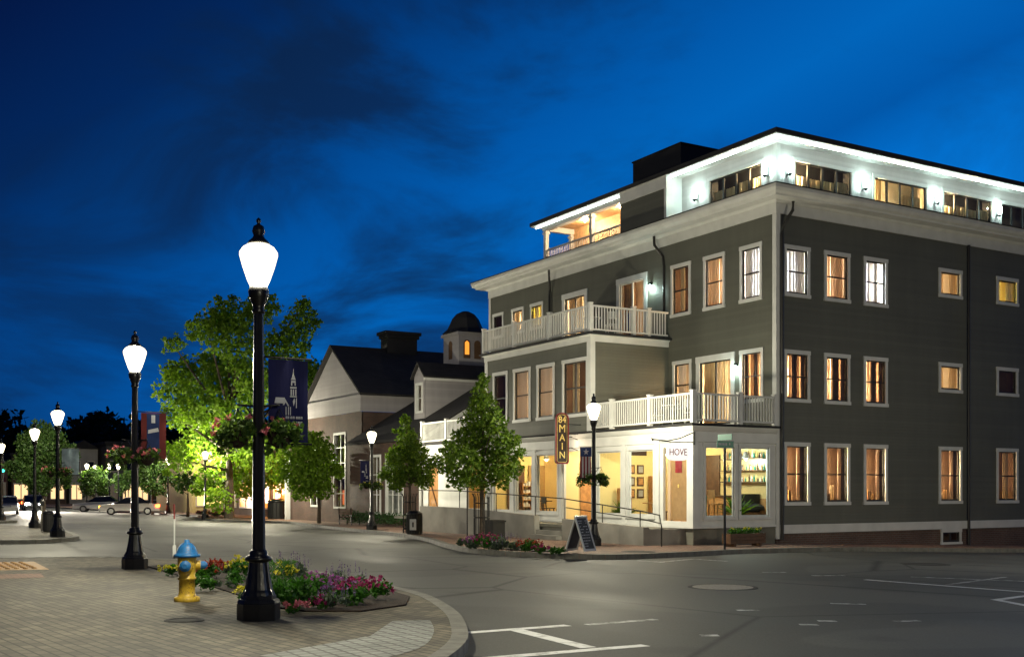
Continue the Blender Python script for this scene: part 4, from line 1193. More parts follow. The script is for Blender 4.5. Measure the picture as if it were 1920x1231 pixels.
lamp0 = make_lamp()
LAMPS = [(4.16, 13.01, 'tall black street lamp nearest the camera, beside the flower bed with a navy church banner'),
         (4.86, 23.22, 'black street lamp second on the left pavement, carrying a red and blue banner'),
         (6.19, 42.3, 'black street lamp with pale grey banner on the far left corner beyond the crossing'),
         (7.01, 54.59, 'street lamp among the branches of the small left-hand street tree'),
         (7.37, 71.68, 'street lamp cut by the left edge of the picture'),
         (20.1, 28.91, 'black street lamp in front of the lit storefront, carrying a stars and stripes banner'),
         (20.36, 47.07, 'street lamp before the brick gabled building with a small navy banner'),
         (21.93, 92.26, 'distant street lamp beside the yellow plastered building'),
         (21.74, 115.64, 'far street lamp, left of a close pair above the pale turning car'),
         (22.9, 117.14, 'far street lamp, right of a close pair above the pale turning car'),
         (20.31, 119.67, 'tiny far street lamp left of the pale building front'),
         (*at(486, 69), 'street lamp hidden from the front by the nearest lamp post, before the large maple'),  # added here to light the front of the crown
         (*at(385, 75), 'street lamp half veiled by the lower left leaves of the large maple'),  # added within the crown to brighten its left side
         (31.0, 14.5, 'black street lamp across the side street to the right of the picture'),  # added out of frame to light the dark side wall
         (3.2, 1.0, 'black street lamp behind the photographer on the near pavement'),  # added behind the camera to light the foreground paving
         (22.26, 126.33, 'smallest far street lamp below the pale building front')]
for i, (x, y, lab) in enumerate(LAMPS):
    o = lamp0 if i == 0 else copy_tree(lamp0)
    o.location = (x, y, G(x, y)); o['label'] = lab; o['group'] = 'street lamps along the main street'
    o.rotation_euler.z = .12 + .02 * i
    if 'large maple' in lab or 'brick gabled' in lab:          # own power: the added maple lamps are boosted to brighten its leaves
        for ch in o.children:
            if ch.type == 'LIGHT': ch.data = ch.data.copy(); ch.data.energy = 2500 if 'maple' in lab else 1400


# ------------------------------------------------------------------ foliage
class Leaves:
    def __init__(s, seed): s.r = random.Random(seed); s.v = []; s.f = []
    def leaf(s, p, l, w=.62, up=.35):
        r = s.r
        d = Vector((r.gauss(0, 1), r.gauss(0, 1), r.gauss(0, 1) - up)).normalized()
        u = d.cross(Vector((r.gauss(0, 1), r.gauss(0, 1), r.gauss(0, 1) + .8))).normalized()
        n = len(s.v); h = l / 2; b = d.cross(u)
        a = p - d * h; c = p + d * h; m = p - d * (h * .15) + b * (h * .12)
        s.v += [tuple(a), tuple(m + u * (h * w)), tuple(c), tuple(m - u * (h * w))]
        s.f.append((n, n + 1, n + 2, n + 3))
    def blob(s, c, rad, n, l, squash=1.0, shell=.55):
        r = s.r; c = Vector(c)
        for _ in range(n):
            d = Vector((r.gauss(0, 1), r.gauss(0, 1), r.gauss(0, 1))).normalized()
            q = rad * (shell + (1 - shell) * r.random()) if r.random() < .8 else rad * r.random()
            q *= 1 + .35 * mnoise.noise(d * 2.3 + c * .7)
            s.leaf(c + Vector((d.x * q, d.y * q, d.z * q * squash)), l * r.uniform(.7, 1.3))
    def build(s, name, m, parent=None):
        me = bpy.data.meshes.new(name); me.from_pydata(s.v, [], s.f); me.materials.append(m)
        o = bpy.data.objects.new(name, me); col.objects.link(o)
        if parent: o.parent = parent
        return o


def tree(name, lab, x, y, trunk_r, fork, blobs, leafl, per, m, seed, guard=False, group=None, shell=.5):
    t = thing(name, lab, 'tree', (x, y, G(x, y)), 0, group)
    r = random.Random(seed)
    mb = MB(); mb.tube([(0, 0, -.15), (.02, .01, fork * .5), (0, -.02, fork), (.02, .02, fork + .35 * max(b[2] - fork for b in blobs))], [trunk_r * 1.25, trunk_r, trunk_r * .85, trunk_r * .4], 9)
    for bx, by, bz, br in blobs:
        if r.random() < .75:
            s = Vector((0, 0, fork + max(0, min(bz - fork - .2, (bz - fork) * .45)))); e = Vector((bx, by, bz))
            mid = s.lerp(e, .5) + Vector((r.uniform(-.1, .1), r.uniform(-.1, .1), -.08)) * br
            mb.tube([s, mid, e], [trunk_r * .42, trunk_r * .28, trunk_r * .08], 6)
    mb.build('trunk', M['bark'], t)
    L = Leaves(seed)
    for bx, by, bz, br in blobs:
        n = int(per * br * br)
        L.blob((bx, by, bz), br, n, leafl, r.uniform(.7, .95), shell)
        for _ in range(4):                                    # small sprays that break the outline
            d = Vector((r.gauss(0, 1), r.gauss(0, 1), r.gauss(.2, 1))).normalized() * br * r.uniform(.85, 1.2)
            L.blob((bx + d.x, by + d.y, bz + d.z * .9), br * r.uniform(.18, .32), int(n * .05), leafl, .8)
    L.build('crown', M[m], t)
    if guard:
        mb = MB()
        for i in range(10):
            a = 2 * PI * i / 10; mb.tube([(.27 * math.cos(a), .27 * math.sin(a), -.05), (.27 * math.cos(a), .27 * math.sin(a), 1.5), (.34 * math.cos(a), .34 * math.sin(a), 1.65)], .017, 5)
        for z in (.2, .8, 1.3):
            mb.tube([(.27 * math.cos(2 * PI * i / 16), .27 * math.sin(2 * PI * i / 16), z) for i in range(17)], .02, 5)
        mb.build('tree_guard', M['dark'], t)
    return t


def lobes(pxs, x, y, D, seed, spread=1.0):     # crown masses sized from the photo, spread through real depth
    r = random.Random(seed); out = []; s = D / 2080; z0 = G(x, y)
    bx = 960 + 2080 * (CS * x - SN * y) / (SN * x + CS * y)
    for px, py, rad in pxs:
        lat = (px - bx) * s; dep = r.uniform(-1, 1) * spread
        out.append((lat * CS + dep * SN, -lat * SN + dep * CS, pz(py, D) - z0, rad * s))
    return out


bt = at(430, 75)
tree('large_tree', 'large bright green maple lit by street lamps behind the nearest lamp post', bt[0], bt[1], .30, 2.6,
     lobes([(440, 600, 42), (505, 592, 36), (565, 612, 36), (408, 628, 40), (470, 655, 55), (540, 660, 50), (380, 672, 42), (330, 690, 34), (425, 710, 55), (500, 725, 55), (570, 700, 45), (590, 745, 36), (350, 740, 40),
            (395, 770, 45), (460, 790, 50), (540, 790, 52), (600, 800, 30), (365, 815, 45), (425, 845, 52), (490, 850, 48), (350, 860, 38), (400, 895, 42), (452, 905, 40), (505, 895, 38), (360, 915, 26), (430, 935, 26), (312, 695, 20), (385, 720, 40), (330, 780, 30), (345, 655, 20), (603, 715, 32), (612, 765, 32), (622, 690, 20), (575, 830, 36), (545, 870, 34), (575, 580, 18), (400, 585, 20), (478, 570, 20)], *bt, 75, 4, 3.6),
     .30, 330, 'leaf_big', 21)
p2 = at(598, 63)
tree('street_tree', 'green street tree before the brick gabled facade, right of the large maple', p2[0], p2[1], .10, 1.6,
     lobes([(560, 850, 34), (600, 845, 34), (545, 885, 32), (590, 885, 38), (622, 880, 24), (570, 915, 28), (610, 915, 24), (585, 825, 24)], *p2, 63, 7, 1.0), .22, 800, 'leaf_big', 31)
pa = at(768, 46.5)
tree('street_tree', 'small street tree with black guard between the brick building and the storefront', pa[0], pa[1], .075, 1.5,
     lobes([(762, 790, 12), (758, 812, 20), (772, 830, 22), (745, 850, 24), (785, 852, 24), (762, 862, 28), (735, 880, 24), (800, 880, 24), (768, 888, 28), (745, 905, 18), (795, 903, 18), (720, 890, 12), (818, 865, 14)], *pa, 46.5, 8, .8), .13, 2300, 'leaf_st', 41, True)
pb = at(903, 39)
tree('street_tree', 'larger street tree with black guard in front of the lit shop windows', pb[0], pb[1], .085, 1.55,
     lobes([(905, 712, 13), (902, 738, 20), (912, 762, 24), (888, 785, 26), (925, 795, 28), (900, 812, 34), (868, 822, 28), (950, 830, 28), (845, 845, 24), (905, 850, 40), (870, 862, 34), (945, 865, 32), (835, 875, 20), (900, 892, 34), (965, 880, 18), (862, 898, 22), (940, 895, 24), (975, 850, 12), (890, 760, 16)], *pb, 39, 9, 1.0), .13, 1900, 'leaf_st', 51, True)
pl = at(82, 55)
tree('street_tree', 'street tree on the far left corner behind two lamp globes', pl[0], pl[1], .085, 1.6,
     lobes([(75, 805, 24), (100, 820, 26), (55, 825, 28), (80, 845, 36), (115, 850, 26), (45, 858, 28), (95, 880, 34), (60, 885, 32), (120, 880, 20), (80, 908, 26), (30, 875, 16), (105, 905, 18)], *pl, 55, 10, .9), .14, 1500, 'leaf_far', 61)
for i, (px, D, lob, lab) in enumerate(((176, 112, [(160, 895, 18), (180, 890, 20), (195, 905, 16), (170, 915, 18), (188, 922, 12)], 'dark far street tree below the pale building front'),
                                       (235, 118, [(228, 898, 14), (242, 893, 15), (236, 912, 16), (250, 908, 10)], 'far street tree right of the close pair of lamps'),
                                       (285, 92, [(272, 885, 18), (292, 878, 20), (305, 895, 18), (280, 908, 20), (300, 918, 14), (262, 905, 12)], 'far street tree left of the yellow plastered building'),
                                       (352, 84, [(345, 900, 18), (362, 905, 18), (338, 915, 10)], 'low far tree beneath the left branches of the large maple'))):
    q = at(px, D)
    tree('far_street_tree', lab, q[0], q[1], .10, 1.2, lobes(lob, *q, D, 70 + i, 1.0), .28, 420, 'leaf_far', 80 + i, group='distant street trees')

# dark wood on the rise behind the town
L = Leaves(3); rr = random.Random(8)
for i in range(150):
    px = rr.uniform(-120, 700); D = rr.uniform(250, 300); q = at(px, D)
    top = pz(792 + 12 * math.sin(px / 38) + 8 * math.sin(px / 17 + 1) - (26 if px < 40 else 0), D)
    h = rr.uniform(.55, 1.0)
    L.blob((q[0], q[1], top * h - 2.0), rr.uniform(3, 4.6), 120, 1.8, 1.25)
wd = L.build('far_wood', M['leaf_bk']); wd['kind'] = 'stuff'
mb = MB(); prev = None
for i in range(30):
    px = -200 + i * 36; q = at(px, 305); z = pz(828 + 8 * math.sin(i * .9) + 5 * math.sin(i * 2.1), 305); q2 = at(px, 250); q3 = at(px, 420)
    cur = ((q2[0], q2[1], -5), (q[0], q[1], z), (q3[0], q3[1], z - 4))
    if prev: mb.quad(prev[0], cur[0], cur[1], prev[1]); mb.quad(prev[1], cur[1], cur[2], prev[2])
    prev = cur
struct(mb.build('hill', M['mulch']))


# ------------------------------------------------------------------ baskets and banners on the lamps
def basket(x, y, z, seed, petals, lab, n=110, r0=.30):
    t = thing('hanging_basket', lab, 'flower basket', (x, y, z), group='flower baskets on lamp posts')
    mb = MB(); mb.lathe([(.04, -.20), (.11, -.15), (.16, -.02), (.17, 0), (.14, 0)], 14); mb.build('bowl', M['mulch'], t, True)
    L = Leaves(seed); r = L.r
    L.blob((0, 0, .02), r0, n * 4, .085, .62, .45)
    for _ in range(10):
        a = r.uniform(0, 2 * PI); L.blob((math.cos(a) * r0 * .95, math.sin(a) * r0 * .95, r.uniform(-.22, .05)), .10, 26, .075)
    L.build('foliage', M['leaf_hang'], t)
    if petals:
        L = Leaves(seed + 1); r = L.r
        for _ in range(15):
            a = r.uniform(0, 2 * PI); e = r.uniform(-.25, 1.1); q = r0 * r.uniform(.95, 1.25)
            L.blob((math.cos(a) * math.cos(e) * q, math.sin(a) * math.cos(e) * q, .02 + math.sin(e) * q * .68), .035, 9, .05)
        L.build('blossoms', M[petals], t)
    mb = MB()
    for a in (0, 2.1, 4.2): mb.tube([(.15 * math.cos(a), .15 * math.sin(a), 0), (0, 0, .28)], .005, 4)
    mb.build('hanger', M['dark'], t)
    return t


def arm(x, y, z, side, L=.36):               # bracket that carries a basket
    t = thing('basket_bracket', 'thin black bracket arm holding a flower basket on a lamp post', 'bracket', (x, y, z), group='basket brackets on lamp posts')
    mb = MB(); mb.tube([(0, 0, 0), (side[0] * L, side[1] * L, .02)], .014, 6); mb.tube([(0, 0, -.22), (side[0] * L * .6, side[1] * L * .6, 0)], .010, 6); mb.build('arm', M['dark'], t)


sd = (.90, -.44)
BK = [(0, 2.38, 'pink', 'pink flowering', 'nearest the camera'), (1, 2.42, 'pink', 'pink and green flowering', 'second from the camera'), (2, 2.45, 'pink', 'reddish flowering', 'with the pale grey banner'), (5, 2.28, None, 'dark green leafy', 'before the lit storefront'), (6, 2.2, 'yellow', 'yellow green leafy', 'before the brick building')]
for i, zz, pet, w, wh in BK:
    x, y, _ = LAMPS[i]
    for s, nm in ((1, 'right'), (-1, 'left')):
        off = .25
        arm(x, y, G(x, y) + zz + .30 - .13, (sd[0] * s, sd[1] * s), off)
        basket(x + sd[0] * s * off, y + sd[1] * s * off, G(x, y) + zz - .13, 100 + i * 10 + s, pet, '%s basket on the %s of the lamp post %s' % (w, nm, wh), r0=(.20 if s > 0 else .25))


def cloth(x0, x1, z0, z1, y, amp=.012):
    mb = MB(); n = 10
    for i in range(n):
        a, b = x0 + (x1 - x0) * i / n, x0 + (x1 - x0) * (i + 1) / n
        fa, fb = amp * math.sin(i * .9), amp * math.sin((i + 1) * .9)
        mb.quad((a, y + fa, z0), (b, y + fb, z0), (b, y + fb, z1), (a, y + fa, z1))
    return mb


def banner(lamp, x0, x1, z0, z1, lab, m, group='banners on the lamp posts', art=None):
    x, y, _ = LAMPS[lamp]; g = G(x, y)
    t = thing('lamp_post_banner', lab, 'banner', (x, y, g), 0, group)
    cloth(x0, x1, z0, z1, 0).build('cloth', M[m], t)
    s = 1 if x1 > 0 and x0 > 0 else -1
    mb = MB(); e = x1 if s > 0 else x0
    mb.tube([(0, 0, z1 + .02), (e + .05 * s, 0, z1 + .02)], .012, 6); mb.build('rod', M['dark'], t)
    mb = MB(); mb.tube([(0, 0, z0 - .02), (e + .05 * s, 0, z0 - .02)], .012, 6); mb.build('rod', M['dark'], t)
    if art: art(t, x0, x1, z0, z1)
    return t


def flat(mb, pts, y=-.022, th=.004):
    mb.solid([(p[0], y, p[1]) for p in pts], (0, th, 0))


def rect(mb, x0, x1, z0, z1, y=-.022): flat(mb, [(x0, z0), (x1, z0), (x1, z1), (x0, z1)], y)


def church(t, x0, x1, z0, z1):
    W, H = x1 - x0, z1 - z0
    def P(u, v): return (x0 + u * W, z1 - v * H)
    mb = MB()
    def poly(*q): flat(mb, [P(*a) for a in q])
    poly((.605, .19), (.615, .10), (.625, .19))
    poly((.555, .24), (.615, .16), (.675, .24)); poly((.56, .25), (.67, .25), (.67, .31), (.645, .31), (.645, .275), (.585, .275), (.585, .31), (.56, .31))
    poly((.535, .325), (.695, .325), (.695, .345), (.535, .345))
    for u in (.545, .6, .66): poly((u, .355), (u + .03, .355), (u + .03, .43), (u, .43))
    poly((.53, .435), (.70, .435), (.70, .45), (.53, .45)); poly((.68, .46), (.70, .46), (.70, .58), (.68, .58)); poly((.60, .50), (.64, .46), (.66, .50), (.62, .56))
    poly((.17, .46), (.40, .46), (.36, .53), (.14, .53)); poly((.40, .47), (.51, .56), (.47, .56), (.42, .515), (.38, .55), (.35, .55))
    for u in (.42, .48, .53): poly((u, .57), (u + .018, .57), (u + .018, .67), (u, .67))
    for a, b, v0, v1 in ((.42, .52, .685, .715), (.54, .66, .685, .715), (.68, .86, .685, .715), (.60, .86, .745, .80)):
        n = max(2, int((b - a) / .055))
        for i in range(n):
            u = a + (b - a) * i / n; du = (b - a) / n * .72
            poly((u, v0), (u + du * .35, v0), (u + du * .35, v1), (u, v1)); poly((u + du * .65, v0), (u + du, v0), (u + du, v1), (u + du * .65, v1)); poly((u + du * .35, v0), (u + du * .65, v0), (u + du * .65, v0 + (v1 - v0) * .3), (u + du * .35, v0 + (v1 - v0) * .3))
    poly((.56, .905), (.86, .905), (.86, .918), (.56, .918))
    mb.build('church_emblem', M['print_w'], t)


def ship(t, x0, x1, z0, z1):
    W, H = x1 - x0, z1 - z0
    mb = MB(); rect(mb, x0 + .22 * W, x0 + .72 * W, z0 + .1 * H, z1 - .02 * H); mb.build('blue_panel', M['flag_b'], t)
    mb = MB(); flat(mb, [(x0 + .26 * W, z0 + .55 * H), (x0 + .70 * W, z0 + .60 * H), (x0 + .66 * W, z0 + .68 * H), (x0 + .28 * W, z0 + .63 * H)], -.030)
    rect(mb, x0 + .40 * W, x0 + .55 * W, z0 + .78 * H, z0 + .95 * H, -.030); mb.build('white_mark', M['print_w'], t)


def stars(t, x0, x1, z0, z1):
    W, H = x1 - x0, z1 - z0
    mb = MB(); rect(mb, x0, x1, z0 + .70 * H, z1); mb.build('blue_field', M['flag_b'], t)
    mb = MB()
    for i in range(3): rect(mb, x0 + (.14 + .29 * i) * W, x0 + (.28 + .29 * i) * W, z0, z0 + .695 * H)
    mb.build('white_stripe', M['flag_w'], t)
    mb = MB(); c = (x0 + .5 * W, z0 + .85 * H); pts = []
    for i in range(10):
        a = PI / 2 + i * PI / 5; q = (.11 if i % 2 == 0 else .045); pts.append((c[0] + q * math.cos(a), c[1] + q * math.sin(a)))
    flat(mb, pts, -.030); mb.build('star', M['flag_w'], t)


banner(0, .12, .62, 2.13, 3.13, 'navy blue banner with white church drawing on the nearest lamp post', 'navy', art=church)
banner(1, .12, .62, 2.22, 3.16, 'red banner with blue panel and white mark on the second lamp post', 'banner_r', art=ship)
banner(2, .14, .72, 2.22, 3.14, 'pale grey blue banner on the lamp post across the crossing', 'banner_g')
banner(5, -.52, -.10, 2.15, 3.10, 'vertical stars and stripes banner on the lamp post before the storefront', 'flag_r', art=stars)
banner(6, -.56, -.12, 2.15, 3.15, 'small navy banner on the lamp post before the brick building', 'navy', art=church)

# ------------------------------------------------------------------ hydrant
x, y = 4.0, 15.73
t = thing('fire_hydrant', 'yellow fire hydrant with blue bonnet and caps on the brick pavement', 'fire hydrant', (x, y, G(x, y)), -.25)
mb = MB(); mb.lathe([(.175, -.02), (.178, .045), (.165, .06), (.125, .075), (.112, .11), (.108, .30), (.126, .305), (.126, .335), (.11, .34), (.118, .42), (.128, .50), (.130, .60), (.125, .64)], 24); mb.build('barrel', M['hyd_y'], t, True)
mb = MB(); mb.lathe([(.178, .62), (.182, .655), (.150, .665), (.138, .70), (.115, .76), (.075, .805), (.035, .825), (.035, .86), (.01, .862)], 20); mb.build('bonnet', M['hyd_b'], t, True)
for a, r_, L_, zz, nm in ((-PI / 2 - .15, .085, .10, .50, 'front'), (.15, .06, .16, .50, 'side'), (PI / 2 + .3, .06, .16, .50, 'side')):
    d = Vector((math.cos(a), math.sin(a), 0))
    mb = MB(); mb.tube([d * .09 + Vector((0, 0, zz)), d * (.09 + L_ * .55) + Vector((0, 0, zz))], [r_ * 1.15, r_ * 1.1], 16); n = mb.build('outlet', M['hyd_y'], t)
    mb = MB(); mb.tube([d * (.09 + L_ * .5) + Vector((0, 0, zz)), d * (.09 + L_) + Vector((0, 0, zz)), d * (.09 + L_ + .03) + Vector((0, 0, zz))], [r_ * .95, r_ * .9, r_ * .4], 12); mb.build('cap', M['hyd_b'], n)
x2, y2 = -.17, .07
mb = MB(); mb.bar((-.12, .03, .63), (x2, y2, .64), .03); mb.bar((x2, y2, .60), (x2, y2, .78), .045); mb.tube([(x2, y2, .75), (x2, y2, 1.15)], .012, 6); mk = mb.build('marker_rod', M['plastic_w'], t)
mb = MB(); mb.tube([(x2, y2, 1.151), (x2 - .005, y2, 1.36)], .013, 6); mb.build('red_tip', M['banner_r'], mk)


# ------------------------------------------------------------------ bed plants
def plant(px, py, kind, lab, w, h, seed, grp='plants in the near flower bed', name='bedding_plant'):
    r_ = ((px - 960) / 2080, (915 - py) / 2080); D = 18
    for _ in range(40):
        q = at(px, D); D = (CZ - (G(*q) + .02)) / (-r_[1])
    x, y = at(px, D)
    t = thing(name, lab, 'plant', (x, y, G(x, y) + .02), 0, grp)
    L = Leaves(seed); r = L.r
    fol, pet = kind
    n = int(520 * w * h / .2) + 60
    if h > w * 1.05:
        for _ in range(n):
            a = r.uniform(0, 2 * PI); q = w * .5 * math.sqrt(r.random()); zz = h * (r.random() ** .8)
            L.leaf(Vector((math.cos(a) * q * (.5 + .5 * zz / h), math.sin(a) * q * (.5 + .5 * zz / h), zz)), .075, .22, -.9)
    else:
        for _ in range(max(4, int(w * 12))):
            a = r.uniform(0, 2 * PI); q = w * .42 * math.sqrt(r.random())
            L.blob((math.cos(a) * q, math.sin(a) * q, h * r.uniform(.25, .6)), h * .36, n // 6, .065, .9, .4)
    L.build('foliage', M[fol], t)
    if pet:
        L = Leaves(seed + 7); r = L.r
        for _ in range(int(18 * w / .35)):
            a = r.uniform(0, 2 * PI); q = w * .56 * math.sqrt(r.random()); zz = h * (r.uniform(.72, 1.05) - .35 * (q / (w * .56)) ** 2)
            if pet == 'lav':
                for k_ in range(7): L.leaf(Vector((math.cos(a) * q, math.sin(a) * q, zz + k_ * .022)), .032)
            else:
                L.blob((math.cos(a) * q, math.sin(a) * q, zz), .032, 8, .052)
        L.build('blossoms', M[pet], t)


for i, (px, py, kd, lab, w, h) in enumerate([
    (318, 1078, ('leaf_bed', 'yellow'), 'low yellow green plant at the left tip of the bed, behind the hydrant', .34, .20),
    (385, 1088, ('leaf_bed', 'red'), 'red geranium just right of the hydrant', .40, .34),
    (412, 1082, ('leaf_grey', 'red'), 'dark foliage with sparse red flowers between the hydrant and the lamp post', .42, .30),
    (388, 1106, ('leaf_bed', None), 'plain green leafy plant at the foot of the hydrant', .36, .26),
    (418, 1104, ('leaf_grey', None), 'low silvery grey plant left of the lamp post', .34, .16),
    (448, 1086, ('leaf_bed', 'yellow'), 'yellow marigolds left of the lamp collar', .40, .40),
    (440, 1100, ('leaf_bed', None), 'plain green plant left of the lamp base', .34, .28),
    (456, 1126, ('leaf_bed', 'yellow'), 'chartreuse plant in front of the lamp base, left side', .22, .20),
    (540, 1092, ('leaf_grey', 'lav'), 'hazy purple spikes at the back of the bed right of the lamp', .60, .38),
    (545, 1140, ('leaf_bed', None), 'tall feathery bright green plant right of the lamp base', .50, .48),
    (530, 1120, ('leaf_bed', 'yellow'), 'bright yellow blooms over the feathery green plant', .34, .50),
    (558, 1147, ('leaf_bed', 'pink'), 'low red and pale flowers at the front bed edge', .26, .12),
    (594, 1118, ('leaf_bed', 'violet'), 'pinkish violet petunias in the middle of the bed', .44, .34),
    (630, 1118, ('leaf_bed', 'violet'), 'violet petunias right of the middle of the bed', .40, .30),
    (650, 1108, ('leaf_grey', 'lav'), 'blue lavender spikes behind the magenta petunias', .46, .34),
    (662, 1132, ('leaf_bed', 'magenta'), 'magenta petunias in the right half of the bed', .42, .34),
    (702, 1124, ('leaf_bed', 'magenta'), 'magenta petunias at the right end of the bed', .40, .30),
    (632, 1140, ('leaf_grey', 'lav'), 'low dark purple plant at the front of the bed', .36, .22),
    (600, 1140, ('leaf_bed', 'magenta'), 'sparse dark red plant between green and purple clumps', .28, .16)]):
    plant(px, py, kd, lab, w * 1.22, h * 1.08, 200 + i * 3)
for i, (px, py, kd, lab, w, h) in enumerate([
    (888, 1026, ('leaf_grey', 'violet'), 'purple plants at the left end of the kerbside bed', .9, .34),
    (915, 1028, ('leaf_bed', 'magenta'), 'bright magenta flowers under the right street tree', .8, .45),
    (950, 1030, ('leaf_grey', 'lav'), 'dull lavender plants in the middle of the kerbside bed', .85, .36),
    (992, 1033, ('leaf_bed', 'red'), 'dark red bushy flowers near the chalkboard sign', .7, .36),
    (1015, 1036, ('leaf_bed', 'magenta'), 'low pink flowers beside the chalkboard sign', .5, .22),
    (1044, 1037, ('leaf_bed', None), 'small bright green plant left of the chalkboard sign', .48, .26)]):
    plant(px, py, kd, lab, w, h, 300 + i * 3, 'plants in the kerbside bed across the street')
for i, (px, py, lab) in enumerate(((385, 966, 'left clump of dark reddish ground plants below the large maple'), (415, 967, 'right clump of dark reddish ground plants below the large maple'))):
    plant(px, py, ('leaf_grey', 'magenta'), lab, 1.4, .45, 350 + i * 3, 'plants below the large maple')


# ------------------------------------------------------------------ signs and street things
def letters(txt, size, m, parent, loc, name, rotx=PI / 2, rz=0.0, ext=.006, sx=1.0):
    cu = bpy.data.curves.new(name, 'FONT'); cu.body = txt; cu.size = size; cu.extrude = ext; cu.align_x = 'CENTER'; cu.align_y = 'CENTER'
    tmp = bpy.data.objects.new('tmp', cu); col.objects.link(tmp)
    bpy.context.view_layer.update()
    me = bpy.data.meshes.new_from_object(tmp.evaluated_get(bpy.context.evaluated_depsgraph_get()))
    bpy.data.objects.remove(tmp); bpy.data.curves.remove(cu)
    me.name = name; me.materials.clear(); me.materials.append(m)
    o = bpy.data.objects.new(name, me); col.objects.link(o); o.parent = parent
    o.location = loc; o.rotation_euler = (rotx, 0, rz); o.scale = (sx, 1, 1)
    return o


# vertical hanging sign
sx0, sy0 = 22.40, 34.3
t = thing('vertical_sign', 'tall dark hanging sign reading 84 MAIN in gold letters', 'sign', (sx0, sy0, 2.62))
mb = MB(); w = .27; pts = [(-w, .06), (-w + .06, 0), (w - .06, 0), (w, .06), (w, 1.68)]
for i in range(9): a = PI * i / 8; pts.append((w * .98 * math.cos(a), 1.68 + .17 * math.sin(a)))
pts += [(-w, 1.68)]
mb.solid([(a, -.05, b) for a, b in pts], (0, .10, 0)); mb.build('board', M['sign_k'], t)
mb = MB()
for a, b in zip(pts, pts[1:] + pts[:1]):
    if (Vector(a) - Vector(b)).length > .005: mb.bar((a[0], -.055, a[1]), (b[0], -.055, b[1]), .035, .035, (0, 1, 0))
mb.build('rim', M['sign_r'], t)
mb = MB()
q = [(a * .80, .05 + b * .945) for a, b in pts]
for a, b in zip(q, q[1:] + q[:1]):
    if (Vector(a) - Vector(b)).length > .005: mb.bar((a[0], -.054, a[1]), (b[0], -.054, b[1]), .010, .008, (0, 1, 0))
mb.build('gold_line', M['gold'], t)
letters('84', .34, M['gold'], t, (0, -.058, 1.60), 'number')
for ch, z in (('M', 1.27), ('A', .94), ('I', .62), ('N', .30)):
    letters(ch, .36 if ch != 'M' else .40, M['gold'], t, (0, -.058, z), 'letter')
mb = MB(); mb.bar((w, 0, 1.45), (.86, 0, 1.45), .03); mb.bar((w, 0, 1.1), (.86, 0, 1.1), .03); mb.build('bracket', M['dark'], t)

# oval shop sign on a wrought bracket
t = thing('oval_shop_sign', 'glowing white oval hanging sign lettered HOVE below a black bracket', 'sign', (22.58, 27.80, 2.58))
pts = []
for i in range(40):
    a = 2 * PI * i / 40; c, s_ = math.cos(a), math.sin(a)
    pts.append((.42 * math.copysign(abs(c) ** .55, c), .27 + .265 * math.copysign(abs(s_) ** .55, s_)))
mb = MB(); mb.solid([(a, -.03, b) for a, b in pts], (0, .06, 0)); M['sign_w'] = emit('backlit_sign', (1, .93, .86), .85); mb.build('board', M['sign_w'], t)
letters('HOVE', .30, mat('sign_letter_mauve', (.30, .13, .16), .5), t, (0, -.034, .27), 'lettering', sx=.92)
mb = MB(); mb.bar((.68, 0, .95), (.68, 0, .52), .05); mb.bar((.68, 0, .60), (-.75, 0, .60), .03); mb.tube([(.68, 0, .93), (.1, 0, .72), (-.4, 0, .63), (-.98, 0, .66)], .02, 6); mb.tube([(-.98, 0, .66), (-1.03, 0, .70), (-1.0, 0, .62)], .03, 6)
for a in (-.3, .3): mb.tube([(a, 0, .60), (a, 0, .51)], .008, 4)
mb.build('bracket', M['dark'], t)
point_lamp('sign_light', (-.0, -.40, .55), 3.0, (1, .9, .8), .04, t)

# street name sign
x, y = 22.17, 25.1
t = thing('street_name_sign', 'green street name sign on a slim dark post at the corner', 'street sign', (x, y, G(x, y)))
mb = MB(); mb.tube([(0, 0, -.1), (0, 0, 3.02)], .038, 10); mb.build('post', M['dark'], t)
mb = MB(); mb.box(-.30, .34, -.012, .012, 3.02, 3.22); bl = mb.build('name_plate', M['green_s'], t)
mb = MB()
for i in range(6): rect(mb, -.25 + i * .058, -.25 + i * .058 + .036, 3.09, 3.16, -.017)
rect(mb, .16, .20, 3.10, 3.16, -.017)
mb.build('lettering', M['print_w'], bl)
mb = MB(); mb.box(-.012, .012, -.32, .30, 3.24, 3.42); mb.build('name_plate', M['green_s'], t)

